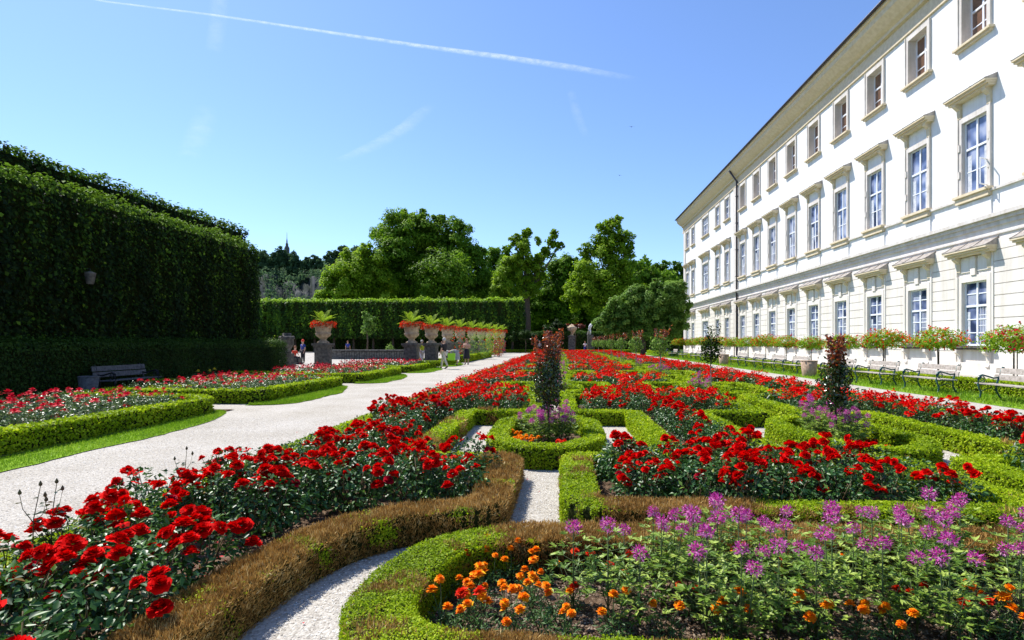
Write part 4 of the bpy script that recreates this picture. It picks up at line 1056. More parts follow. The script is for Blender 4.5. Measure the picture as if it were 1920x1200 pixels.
# ------------------------------------------------------------ rose standards in front of the palace
def standard_proto(seed, warm):
    root = empty('rose_standard'); b = MB()
    b.tube([(0, 0, 0), (.01, 0, .7), (0, .01, 1.35)], [.028, .022, .02], 6)
    for i in range(9): a = i * .7; b.tube([(0, 0, 1.2), (.35 * math.cos(a), .35 * math.sin(a), 1.5), (.75 * math.cos(a), .75 * math.sin(a), 1.55 - .1 * (i % 3))], [.012, .008, .004], 4)
    b.build('trunk', ['bark'], root)
    b = MB(); b.tube([(.07, .05, 0), (.07, .05, 1.45)], .014, 5); b.build('stake', ['blackiron'], root)
    n = 3000; d = rdir(n); rr = rng.uniform(.25, 1, n) ** .5
    P = np.stack([d[:, 0] * .88 * rr, d[:, 1] * .88 * rr, 1.56 + d[:, 2] * .36 * rr - .14 * (np.hypot(d[:, 0], d[:, 1]) * rr) ** 2], 1)
    P[:, :2] *= (1 + .28 * nz(P, 5, seed))[:, None]; P[:, 2] += .10 * nz(P, 6, seed + 3)
    c = Cards(); c.leaf(P, unit(d * .5 + [0, 0, .6] + rng.normal(size=(n, 3)) * .5), rng.uniform(.05, .10, n), .045, 0, tint=np.clip(rng.random(n) + .1, 0, 1)); c.build('crown', ['tree2'], root)
    m = int(230 * warm); k = rng.choice(n, m); P2 = P[k] * [1.06, 1.06, 1.0] + d[k] * .06 + [0, 0, .03]
    c = Cards(); c.leaf(P2, rdir(m, .4), rng.uniform(.05, .10, m), .06, 0); c.leaf(P2, rdir(m, .4), rng.uniform(.05, .09, m), .06, 0); c.build('blossoms', ['orangered' if seed % 2 else 'pink'], root)
    return root
sps = [standard_proto(1, .9), standard_proto(2, .7), standard_proto(3, .5), standard_proto(5, 1.1)]; useds = set()
nms = ['first', 'second', 'third', 'fourth', 'fifth', 'sixth', 'seventh', 'eighth', 'ninth', 'tenth', 'eleventh', 'twelfth', 'thirteenth', 'fourteenth', 'fifteenth']
for i in range(15):
    px = 1050 + 1 / (.001176 + .000236 * i); y = onx(px, 14.6)
    pr = sps[(i * 3 + 1) % 4]; o = pr if id(pr) not in useds else copy_tree(pr); useds.add(id(pr))
    o.location = (14.6, y, 0); s = random.uniform(.98, 1.12); o.scale = (s, s, s * 1.03); o.rotation_euler.z = random.uniform(0, 6.28)
    tag(o, f'{nms[i]} flowering rose standard from the right edge, before the palace wall', 'rose tree', 'round headed rose standards along the palace')

# ------------------------------------------------------------ great hedges on the left
def bighedge(label, x0, x1, y0, y1, z1, leaf=.13, z0=0, amp=.22, name='tall_hedge', mats=('core', 'ivy'), cover=2.2, trunks=0, group='tall clipped hedge walls', faces='xXyYt', cat='hedge'):
    root = empty(name, ((x0 + x1) / 2, (y0 + y1) / 2, 0)); ox, oy = root.location.x, root.location.y
    b = MB(); m = .22; b.box(x0 + m - ox, x1 - m - ox, y0 + m - oy, y1 - m - oy, z0, z1 - m * 1.1); b.build('dark_core', [mats[0]], root)  # solid box in the dark core colour, standing for shaded depth
    c = Cards()
    def face(A, U, Vv, Nn):
        A, U, Vv, Nn = map(np.array, (A, U, Vv, Nn)); ar = np.linalg.norm(U) * np.linalg.norm(Vv)
        n = int(ar * cover / (leaf * leaf * .35)); u = rng.random(n)[:, None]; v = rng.random(n)[:, None]
        P = A + U * u + Vv * v
        S = P * [1, 1, .35]
        P = P + Nn * ((nz(S, .9, 1) * amp + nz(P * [1, 1, .18], 3.3, 2) * amp * .9 + nz(P, 3.1, 2) * amp * .4 + rng.normal(size=n) * .07)[:, None])
        L = leaf * rng.uniform(.6, 1.35, n)
        T = np.array([0, 0, -1.]) + rng.normal(size=(n, 3)) * .5 if abs(Nn[2]) < .5 else rng.normal(size=(n, 3))
        c.leaf(P - [ox, oy, 0], unit(Nn * 1.0 + [0, 0, .35] + rng.normal(size=(n, 3)) * .45), L, L * .75, 0, T=T, kind='d', tint=np.clip(.40 + (.45 if Nn[2] > .5 else 0) + .35 * (P[:, 2] > z1 - .25) + nz(P * [1, 1, .3], 1.6, 5) * .32 + rng.normal(size=n) * .2, 0, 1))  # top and rim leaves tinted lighter, sunlight put into the colour
    h = z1 - z0
    if 'X' in faces: face((x1, y0, z0), (0, y1 - y0, 0), (0, 0, h), (1, 0, 0))
    if 'x' in faces: face((x0, y0, z0), (0, y1 - y0, 0), (0, 0, h), (-1, 0, 0))
    if 'y' in faces: face((x0, y0, z0), (x1 - x0, 0, 0), (0, 0, h), (0, -1, 0))
    if 'Y' in faces: face((x0, y1, z0), (x1 - x0, 0, 0), (0, 0, h), (0, 1, 0))
    face((x0, y0, z1), (x1 - x0, 0, 0), (0, y1 - y0, 0), (0, 0, 1))
    c.build('leaves', [mats[1]], root)
    for i in range(trunks):
        if x1 - x0 > y1 - y0: tx_, ty_ = x0 + (i + .5) * (x1 - x0) / trunks, (y0 + y1) / 2
        else: tx_, ty_ = (x0 + x1) / 2, y0 + (i + .5) * (y1 - y0) / trunks
        b = MB(); b.tube([(tx_ - ox, ty_ - oy, 0), (tx_ - ox + .08, ty_ - oy, z0 * .6), (tx_ - ox, ty_ - oy, z0 + .8)], [.24, .18, .16], 7); b.build('trunk', ['bark'], root)
    tag(root, label, cat, group); return root
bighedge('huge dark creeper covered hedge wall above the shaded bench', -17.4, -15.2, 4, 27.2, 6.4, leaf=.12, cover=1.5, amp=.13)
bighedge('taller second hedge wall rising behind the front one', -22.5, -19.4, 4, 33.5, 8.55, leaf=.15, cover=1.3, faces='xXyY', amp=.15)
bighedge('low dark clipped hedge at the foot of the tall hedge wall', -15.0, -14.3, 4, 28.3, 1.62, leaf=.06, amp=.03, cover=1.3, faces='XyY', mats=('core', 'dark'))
# bench, bin and lantern in the shade
sb = bench_proto('bench', 'blackiron', 'darkplank', 2.1); xb_, yb_ = -13.3, 16.2; sb.location = (-13.6, 16.9, .0); sb.rotation_euler.z = R(180); tag(sb, 'grey plank bench standing in the shade of the dark hedge', 'bench')
bin_(-13.3, onx(166, -13.3), 'grey slatted litter bin beside the shaded bench', 'darkplank', .24, .62)
root = empty('lantern', (-14.95, onx(169, -14.95), 3.45)); b = MB(); b.lathe([(.10, 0), (.13, .02), (.20, .42), (.21, .46), (.04, .52)], 6); b.build('lamp_shade', ['darkstone'], root); root.scale = (.8, .8, .8)
b = MB(); b.tube([(0, 0, .5), (0, 0, .62), (-.35, 0, .62)], .018, 5); b.build('bracket', ['blackiron'], root); tag(root, 'grey tapered lantern hanging on the creeper covered hedge wall', 'lantern')

# far pleached hedge behind the urns
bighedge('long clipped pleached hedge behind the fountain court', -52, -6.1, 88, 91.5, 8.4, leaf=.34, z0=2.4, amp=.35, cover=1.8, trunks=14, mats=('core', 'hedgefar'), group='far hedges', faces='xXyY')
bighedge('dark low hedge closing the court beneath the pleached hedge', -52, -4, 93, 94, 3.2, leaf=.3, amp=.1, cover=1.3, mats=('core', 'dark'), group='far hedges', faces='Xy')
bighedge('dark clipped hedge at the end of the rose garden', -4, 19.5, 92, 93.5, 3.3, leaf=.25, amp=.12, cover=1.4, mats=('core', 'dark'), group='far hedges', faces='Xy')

# ------------------------------------------------------------ trees beyond
def tree(label, Y, lobes, leaf, mat, trunk=None, cover=1.25, group='trees beyond the garden', trunkr=.4, limbs=True, name='park_tree', dark=True, cat='tree'):
    C0 = pt(lobes[0][0], lobes[0][1], Y); base = pt(trunk if trunk else lobes[0][0], HY, Y)
    root = empty(name, (base[0], Y, 0)); sc_ = Y / F; c = Cards(); cc = []
    for lb in lobes:
        px, py, r = lb[:3]; ex = lb[3] if len(lb) > 3 else 1.0; x, y_, z = pt(px, py, Y + (lb[4] if len(lb) > 4 else 0)); Rr = r * sc_; cc.append((x, y_, z, Rr))
        ncl = max(6, int(34 * (Rr / (leaf * 9)) ** 1.6)); ncl = min(ncl, 90)
        d = rdir(ncl, .12); rr = rng.uniform(.55, 1.0, ncl) ** .6; cen = np.stack([x + d[:, 0] * Rr * rr, y_ + d[:, 1] * Rr * rr * .9, z + d[:, 2] * Rr * rr * ex], 1); cr = Rr * rng.uniform(.20, .36, ncl)
        n = int(4 * math.pi * Rr * Rr * cover / (leaf * leaf * .4)); m = max(4, n // ncl)
        k = np.repeat(np.arange(ncl), m); dd = rdir(len(k), .15); P = cen[k] + dd * cr[k][:, None] * rng.uniform(.5, 1.05, (len(k), 1)) * [1, 1, .75]
        P[:, 2] -= .15 * cr[k] * (dd[:, 0] ** 2 + dd[:, 1] ** 2)
        N = unit(dd * .8 + d[k] * .5 + [0, 0, .75] + rng.normal(size=P.shape) * .45)
        tn = np.clip(rng.normal(.5, .16, ncl)[k] + rng.normal(size=len(k)) * .18, 0, 1)
        c.leaf(P - [base[0], Y, 0], N, leaf * rng.uniform(.6, 1.4, len(k)), leaf * .7, 0, tint=tn, kind='d')
        if dark:      # inner twigs and leaves, coloured dark to deepen the crown's shade
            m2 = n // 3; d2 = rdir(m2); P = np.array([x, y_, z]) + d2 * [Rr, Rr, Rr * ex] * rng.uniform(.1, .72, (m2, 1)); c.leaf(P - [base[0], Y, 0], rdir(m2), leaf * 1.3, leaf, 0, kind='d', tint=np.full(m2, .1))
    c.build('crown', [mat], root)
    b = MB(); zc = min(q[2] for q in cc)
    ztop = max(q[2] for q in cc) - 2 * sc_
    b.tube([(0, 0, 0), (.1, 0, zc * .5), (0, 0, zc), (.2, 0, (zc + ztop) / 2)], [trunkr * 1.2, trunkr, trunkr * .8, trunkr * .4], 8)
    if limbs:
        for (x, y_, z, r) in cc[:9]:
            e = Vector((x - base[0], y_ - Y, z)); s = Vector((0, 0, max(2, min(z * .5, zc)))); b.tube([s, s.lerp(e, .5) + Vector((0, 0, r * .1)), e], [trunkr * .5, trunkr * .3, trunkr * .12], 6)
    b.build('trunk', ['bark'], root); tag(root, label, cat, group); return root
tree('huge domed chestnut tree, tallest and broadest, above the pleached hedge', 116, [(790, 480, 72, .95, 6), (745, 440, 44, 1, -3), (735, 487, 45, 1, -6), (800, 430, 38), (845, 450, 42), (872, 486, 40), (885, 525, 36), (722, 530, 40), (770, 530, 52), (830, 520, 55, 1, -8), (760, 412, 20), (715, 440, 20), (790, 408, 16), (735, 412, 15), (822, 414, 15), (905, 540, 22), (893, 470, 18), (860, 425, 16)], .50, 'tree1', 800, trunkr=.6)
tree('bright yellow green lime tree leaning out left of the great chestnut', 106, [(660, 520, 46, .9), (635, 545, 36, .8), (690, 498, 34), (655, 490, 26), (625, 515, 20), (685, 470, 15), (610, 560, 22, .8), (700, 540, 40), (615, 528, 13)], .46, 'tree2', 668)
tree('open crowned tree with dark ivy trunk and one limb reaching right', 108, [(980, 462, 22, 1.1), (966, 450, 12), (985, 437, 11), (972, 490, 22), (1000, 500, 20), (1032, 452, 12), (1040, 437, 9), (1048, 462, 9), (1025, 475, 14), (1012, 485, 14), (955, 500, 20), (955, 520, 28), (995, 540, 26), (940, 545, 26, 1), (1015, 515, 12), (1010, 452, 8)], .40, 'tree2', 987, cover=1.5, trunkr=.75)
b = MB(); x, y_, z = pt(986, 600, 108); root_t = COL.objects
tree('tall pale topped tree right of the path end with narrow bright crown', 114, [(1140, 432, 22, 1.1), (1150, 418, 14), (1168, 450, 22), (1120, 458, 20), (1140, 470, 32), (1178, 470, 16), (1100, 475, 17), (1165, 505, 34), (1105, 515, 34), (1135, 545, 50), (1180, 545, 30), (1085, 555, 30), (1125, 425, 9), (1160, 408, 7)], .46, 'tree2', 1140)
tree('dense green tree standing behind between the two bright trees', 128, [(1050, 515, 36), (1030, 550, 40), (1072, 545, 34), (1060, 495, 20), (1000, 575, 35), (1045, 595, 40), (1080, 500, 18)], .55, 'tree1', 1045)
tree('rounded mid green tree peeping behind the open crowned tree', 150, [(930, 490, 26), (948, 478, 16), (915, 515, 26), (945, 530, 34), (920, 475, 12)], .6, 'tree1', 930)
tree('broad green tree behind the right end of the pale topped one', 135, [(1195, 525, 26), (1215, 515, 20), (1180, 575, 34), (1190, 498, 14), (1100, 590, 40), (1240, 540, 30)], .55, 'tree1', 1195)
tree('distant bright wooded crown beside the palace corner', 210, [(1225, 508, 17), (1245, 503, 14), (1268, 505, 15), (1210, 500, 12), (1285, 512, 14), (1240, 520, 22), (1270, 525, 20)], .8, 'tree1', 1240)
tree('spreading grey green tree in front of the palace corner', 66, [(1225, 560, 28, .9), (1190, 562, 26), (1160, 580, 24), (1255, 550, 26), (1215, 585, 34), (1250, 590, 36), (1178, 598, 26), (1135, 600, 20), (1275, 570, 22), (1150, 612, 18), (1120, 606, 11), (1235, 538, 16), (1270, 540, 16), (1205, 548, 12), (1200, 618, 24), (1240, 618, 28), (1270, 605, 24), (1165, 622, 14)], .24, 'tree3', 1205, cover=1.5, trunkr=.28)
tree('small round tree beside the second urn gap under the pleached hedge', 74, [(690, 600, 12, 1.4), (688, 615, 14, 1.1), (684, 590, 7)], .2, 'tree3', 688, trunkr=.1, cover=1.1)
tree('slim dark conifer shaped tree at the end of the path', 84, [(1043, 612, 14), (1030, 620, 13), (1060, 618, 12)], .25, 'dark', 1045, trunkr=.1)
tree('small red leaved maple at the end of the garden', 86, [(1078, 612, 8, .6), (1065, 611, 7, .5), (1092, 612, 8, .6)], .2, 'redleaf', 1078, trunkr=.08, cover=1.0)
tree('low shrub with orange flowers at the path end', 84, [(985, 628, 12), (1003, 632, 10), (965, 632, 10)], .22, 'dark', 985, trunkr=.06)
# dark wood behind
def mass(name, label, cat, n, f, leaf, mat):
    P, N = f(n); c = Cards(); c.leaf(P, N, leaf * rng.uniform(.6, 1.4, len(P)), leaf * .7, 0, kind='d'); o = c.build(name, [mat]); tag(o, label, cat, kind='stuff'); return o
def woodf(x0, x1, Y, zt):
    def f(n):
        x = rng.uniform(x0, x1, n); top = zt * (1 + .22 * np.sin(x * .35) + .12 * np.sin(x * .9 + 2)); z = rng.random(n) * top
        bump = nz(np.stack([x, z, z * 0], 1), .35, 2) * 2.5
        return np.stack([x, Y - bump + rng.normal(size=n) * .6, z], 1), unit(np.array([0, -1., .5]) + rng.normal(size=(n, 3)) * .7)
    return f
mass('woodland', 'dark woodland filling the gap behind the park trees', 'woodland', 50000, woodf(-56, 36, 138, 17.5), .75, 'tree1')
V = np.array([(-55, 140, 0), (36, 140, 0), (36, 140, 10), (-55, 140, 10), (-55, 146, 0), (36, 146, 0), (36, 146, 10), (-55, 146, 10)]); 
tag(link('hill', rawmesh('hill', V, np.array([[0, 1, 2, 3], [3, 2, 6, 7], [5, 4, 7, 6]]), ['core'])), kind='structure')  # dark backing box added behind the woodland leaves, not part of the hill

# ------------------------------------------------------------ far hill with the cliff
def hillz(px_, v):
    """v 0 at the cliff foot, 1 at the back"""
    ridge = np.interp(px_, [380, 470, 520, 560, 600, 650, 720, 800, 1000, 1300, 1500], [116, 118, 118, 106, 108, 116, 118, 90, 70, 60, 55])
    lip = np.interp(px_, [380, 470, 500, 540, 580, 620, 700, 800, 1500], [78, 80, 78, 70, 74, 80, 70, 50, 40])
    return ridge, lip
nx_, ny_ = 240, 40; V = []; 
for j in range(ny_ + 1):
    for i in range(nx_ + 1):
        px = 380 + (1500 - 380) * i / nx_; v = j / ny_; rg, lp = hillz(px, v)
        if v < .45: Y = 560 + 60 * v / .45; z = lp * (v / .45) ** .55; z += 3.5 * math.sin(px * .21 + v * 9) * math.sin(v * 25 + px * .07); Y += 9 * math.sin(px * .13 + v * 7) + 6 * math.sin(px * .37 + v * 19)
        else: q = (v - .45) / .55; Y = 620 + 200 * q; z = lp + (rg - lp) * min(1, q * 1.4) + 2 * math.sin(px * .1 + q * 5)
        a, b_, c_ = ray(px, HY); V.append((a * Y / b_, Y, z))
Q = [(j * (nx_ + 1) + i, j * (nx_ + 1) + i + 1, (j + 1) * (nx_ + 1) + i + 1, (j + 1) * (nx_ + 1) + i) for j in range(ny_) for i in range(nx_)]
Vh = np.array(V)
tag(link('hill', rawmesh('hill', Vh, np.array(Q), ['rock'], smooth=False)), kind='structure')
def hillwood(n):
    k = rng.integers(0, len(Vh), n); P = Vh[k].copy(); jj = k // (nx_ + 1); v = jj / ny_
    px = 380 + 1120 * (k % (nx_ + 1)) / nx_
    keep = (v > .40) | (px > 600) | ((v < .2)) | (nz(P, .05, 3) > .05)
    P = P[keep]; v = v[keep]
    m = 12; cen = np.repeat(P, m, 0); d = rdir(len(cen)); r = np.repeat(rng.uniform(3, 7, len(P)), m)[:, None]
    return cen + [0, 0, 3] + d * r * [1, 1, .9], unit(d + [0, 0, .4])
mass('woodland', 'wooded ridge and cliff top trees on the far hill', 'woodland', 9000, hillwood, 2.6, 'far')
for i, (px, py, r) in enumerate([(490, 478, 12), (524, 473, 12), (549, 484, 14), (592, 486, 10), (625, 478, 11), (645, 470, 10), (575, 490, 8), (505, 488, 12), (668, 474, 12)]):
    tree(f'{ORD[i]} dark treetop from the left on the skyline of the far hill', 640, [(px, py, r), (px + r * .7, py + r * .8, r * .9), (px - r * .8, py + r * .8, r * .9), (px, py + r * 1.6, r * 1.2)], 2.2, 'far', px, group='treetops on the far hill', trunkr=.8, dark=True, cover=1.6, limbs=False)
# tower
x, Y, z = pt(538, 470, 655); root = empty('tower', (x, Y, 95)); b = MB(); b.box(-2.2, 2.2, -2.2, 2.2, 0, z - 95 + 3); b.build('wall', ['darkstone'], root)
b = MB(); zz = z - 95 + 3; b.lathe([(3.0, zz), (2.6, zz + 1), (1.5, zz + 3), (1.6, zz + 5), (.8, zz + 6.5), (.7, zz + 9), (.25, zz + 12), (.12, zz + 19)], 10); b.build('spire', ['darkstone'], root); tag(root, 'slender dark church tower with spire on the far hilltop', 'tower')

# ------------------------------------------------------------ urns on pedestals
def urn_proto():
    root = empty('stone_urn'); b = MB(); s = .40
    b.box(-s - .1, s + .1, -s - .1, s + .1, 0, .22); b.box(-s, s, -s, s, .22, 1.32); b.box(-s + .12, s - .12, -s - .02, s + .02, .4, 1.15); b.box(-s - .02, s + .02, -s + .12, s - .12, .4, 1.15)
    b.box(-s - .07, s + .07, -s - .07, s + .07, 1.32, 1.42); b.box(-s - .13, s + .13, -s - .13, s + .13, 1.42, 1.55); b.build('pedestal', ['darkstone'], root)
    b = MB(); b.lathe([(.34, 1.55), (.36, 1.62), (.28, 1.66), (.19, 1.74), (.19, 1.82), (.28, 1.90), (.42, 2.02), (.47, 2.14), (.455, 2.18), (.42, 2.20), (.43, 2.26), (.47, 2.48), (.53, 2.66), (.585, 2.72), (.57, 2.78), (.50, 2.76), (.44, 2.64)], 32, flute=.022, nf=16); b.build('bowl', ['stone'], root)
    n = 900; a = rng.random(n) * 6.28; r = .50 + .26 * rng.random(n) ** .7; P = np.stack([r * np.cos(a), r * np.sin(a), 2.88 - .75 * (r - .50) ** 1.1 * rng.uniform(.2, 2.2, n) + rng.normal(size=n) * .05], 1)
    c = Cards(); c.leaf(P, rdir(n), rng.uniform(.05, .09, n), .06, 0); c.build('flowers', ['orangered'], root)
    c = Cards(); m = 220; k = rng.choice(n, m); c.leaf(P[k] * [.93, .93, 1], rdir(m, .5), .10, .07, 0); c.build('foliage', ['mleaf'], root)
    c = Cards()
    for i in range(16):
        an = i * 2.4; el = rng.uniform(.35, 1.35); L = rng.uniform(.8, 1.2); rib = []
        for t in np.linspace(0, 1, 16):
            rr = L * t * math.cos(el) * (1 + .15 * t); zz = 2.8 + L * (t * math.sin(el) - .42 * t * t * math.cos(el)); rib.append((rr * math.cos(an), rr * math.sin(an), zz))
        rib = np.array(rib); dv = np.gradient(rib, axis=0); dv = unit(dv); sd = unit(np.cross(dv, [0, 0, 1.])); up = np.cross(sd, dv)
        for sg in (-1, 1): c.leaf(rib[2:], up[2:] + rng.normal(size=(14, 3)) * .1, .20 * np.sin(np.linspace(.5, 3.0, 14)) + .05, .030, 0, T=sd[2:] * sg + dv[2:] * .8, kind='d')
        c.leaf(rib[:-1], up[:-1], .09, .02, 0, T=dv[:-1], kind='d', tint=np.full(15, .9))
    c.build('palm_fronds', ['tree2'], root); return root
up_ = urn_proto(); first = True
upx = [(772, 34.8), (809, 39.5), (839, 45.5), (863, 51.5), (885, 58), (902, 64.5), (917, 71), (930, 77), (942, 83)]
def place_urn(px, Y, label, s=1.0):
    global first
    o = up_ if first else copy_tree(up_); first = False
    x, y_, z = pt(px, HY, Y); o.location = (x, Y, 0); o.scale = (s, s, s * (1 + max(0, (Y - 40)) * .0045)); o.rotation_euler.z = random.uniform(-.05, .05)
    tag(o, label, 'urn', 'stone urns of red flowers and palms on pedestals')
place_urn(606, 34, 'lone stone urn with palm and red flowers, far left of the urn row')
for i, (px, Y) in enumerate(upx): place_urn(px, Y, f'{ORD[i]} stone urn of the row beside the path, counted from the left')
place_urn(1026, 86, 'stone urn with orange flowers at the far end beyond the roses', .85)
# broken stone vase, left
x, y_, z = pt(538, HY, 35); root = empty('stone_vase', (x, 35, 0)); b = MB()
b.box(-.32, .32, -.32, .32, 0, .9); b.lathe([(.25, .9), (.30, 1.0), (.22, 1.1), (.30, 1.25), (.42, 1.5), (.40, 1.75), (.46, 1.95), (.40, 2.0), (.25, 2.0), (.26, 2.15), (.22, 2.2)], 24, flute=.09, nf=7)
for k in range(7): a = k * .9; b.lathe([(.02, 0), (.09, .06), (.08, .16), (.02, .2)], 8, (.42 * math.cos(a), .42 * math.sin(a), 1.78 + .05 * (k % 2)))
b.build('carved_body', ['darkstone'], root); b = MB(); b.box(-.4, .4, -.4, .4, -.0, .25); b.build('base', ['darkstone'], root); tag(root, 'carved grey stone vase without flowers at the left end of the court', 'stone vase')
# pillar vase at the far end and white statue
x, y_, z = pt(1072, HY, 84); root = empty('stone_pillar', (x, 84, 0)); b = MB(); b.box(-.5, .5, -.5, .5, 0, 2.4); b.box(-.6, .6, -.6, .6, 2.4, 2.6); b.build('pedestal', ['darkstone'], root)
b = MB(); b.lathe([(.4, 2.6), (.2, 2.8), (.5, 3.2), (.75, 3.6), (.8, 3.9), (.5, 4.0), (.3, 4.2), (.1, 4.3)], 16); b.build('vase', ['stone'], root); tag(root, 'pale stone pillar carrying a lidded vase at the far end', 'pillar')
x, y_, z = pt(1107, HY, 87); root = empty('statue', (x, 87, 0)); b = MB(); b.box(-.45, .45, -.45, .45, 0, 2.8); b.build('pedestal', ['darkstone'], root)
b = MB(); b.tube([(-.42, 0, 2.8), (-.34, 0, 3.3), (-.2, 0, 3.7)], [.12, .13, .19], 8); b.tube([(-.05, 0, 2.8), (-.02, 0, 3.3), (-.15, 0, 3.72)], [.12, .13, .19], 8); b.tube([(-.2, 0, 3.6), (-.05, 0, 4.0), (.12, 0, 4.35), (.2, 0, 4.55)], [.22, .20, .25, .10], 10); b.tube([(.22, 0, 4.56), (.27, 0, 4.7), (.3, 0, 4.85)], [.09, .16, .10], 8); b.tube([(.1, 0, 4.4), (.45, -.1, 4.5), (.6, -.2, 4.85)], [.10, .08, .05], 6); b.tube([(.05, 0, 4.35), (-.25, -.1, 4.1), (-.05, -.2, 3.85)], [.10, .08, .05], 6); b.build('figure', ['whitec'], root); tag(root, 'small white statue leaning above the dark hedge at the far end', 'statue')
# court: basin, railing, low wall
b = MB(); b.box(-22, -13.5, 52, 53, 0, .75); b.box(-22.2, -13.3, 51.9, 53.1, .75, .9); o = b.build('fountain_basin', ['darkstone']); tag(o, 'long grey stone basin rim in the fountain court', 'fountain')
root = empty('railing', (-12.2, 37, 0)); b = MB(); xs = np.linspace(-2.6, 2.4, 30)
for x in xs: b.box(x - .012, x + .012, -.012, .012, 0, 1.0)
b.build('bars', ['blackiron'], root); b = MB(); b.box(-2.65, 2.45, -.02, .02, .98, 1.02); b.box(-2.65, 2.45, -.02, .02, .12, .15); b.build('rail', ['blackiron'], root); tag(root, 'black iron railing between the lone urn and the urn row', 'railing')
# flowering shrubs beside the urn row
def shrub(label, px, Y, r, h, leafm, flm=None, nfl=0, L=.09, name='shrub'):
    x, y_, z = pt(px, HY, Y); root = empty(name, (x, Y, 0)); n = int(900 * r * r + 400); d = rdir(n); rr = rng.uniform(.4, 1, n) ** .5
    P = np.stack([d[:, 0] * r * rr, d[:, 1] * r * rr, h * .5 + d[:, 2] * h * .5 * rr], 1) * (1 + .18 * nz(d, 4, r))[:, None]; c = Cards(); c.leaf(P, unit(d + [0, 0, .4] + rng.normal(size=(n, 3)) * .5), L, L * .6, 0, kind='d'); c.build('foliage', [leafm], root)
    b = MB(); b.tube([(0, 0, 0), (0, 0, h * .6)], [.05, .03], 6); b.build('stem', ['bark'], root)
    if flm: k = rng.choice(n, nfl); c = Cards(); c.leaf(P[k] * 1.05, rdir(nfl), L * 1.2, L, 0, kind='d'); c.build('blossoms', [flm], root)
    tag(root, label, 'shrub', 'shrubs beside the urn row')
shrub('broad green shrub between the urn pedestals beside the path', 896, 52, 1.5, 2.7, 'tree3', 'orange', 40)
shrub('red flowering climber above the bending woman', 851, 47, .9, 2.9, 'mleaf', 'orangered', 180)
shrub('yellow green flowering shrub near the end of the urn row', 928, 62, 1.1, 3.3, 'tree2', 'orangered', 160, .11)
shrub('small red flowering shrub low beside the pedestal', 868, 47, .5, 1.1, 'mleaf', 'orangered', 90)
shrub('deep red flowering shrub at the end of the urn row', 936, 60, .7, 2.0, 'redleaf', 'pink', 120)
shrub('small rounded green bush before the pleached hedge', 731, 60, .5, 1.5, 'tree3')
shrub('light green leafy shrub beside the carved stone vase', 510, 33, .35, 1.75, 'tree2')

# ------------------------------------------------------------ people
import bmesh
def skinmesh(name, chains, mat, parent, sub=2):
    """chains: list of lists of (point, radius); shared points are merged"""
    bm = bmesh.new(); lay = bm.verts.layers.skin.verify(); vs = {}; rootset = False
    for ch in chains:
        prev = None
        for p, r in ch:
            k = tuple(round(q, 4) for q in p)
            if k not in vs:
                v = bm.verts.new(p); v[lay].radius = (r, r); vs[k] = v
                if not rootset: v[lay].use_root = True; rootset = True
            v = vs[k]
            if prev is not None and prev is not v and bm.edges.get((prev, v)) is None: bm.edges.new((prev, v))
            prev = v
    me = bpy.data.meshes.new(name); bm.to_mesh(me); bm.free(); me.materials.append(M[mat]); o = link(name, me); 
    if parent: kid(o, parent)
    m = o.modifiers.new('skin', 'SKIN'); m.use_smooth_shade = True; m2 = o.modifiers.new('sub', 'SUBSURF'); m2.levels = m2.render_levels = sub; return o
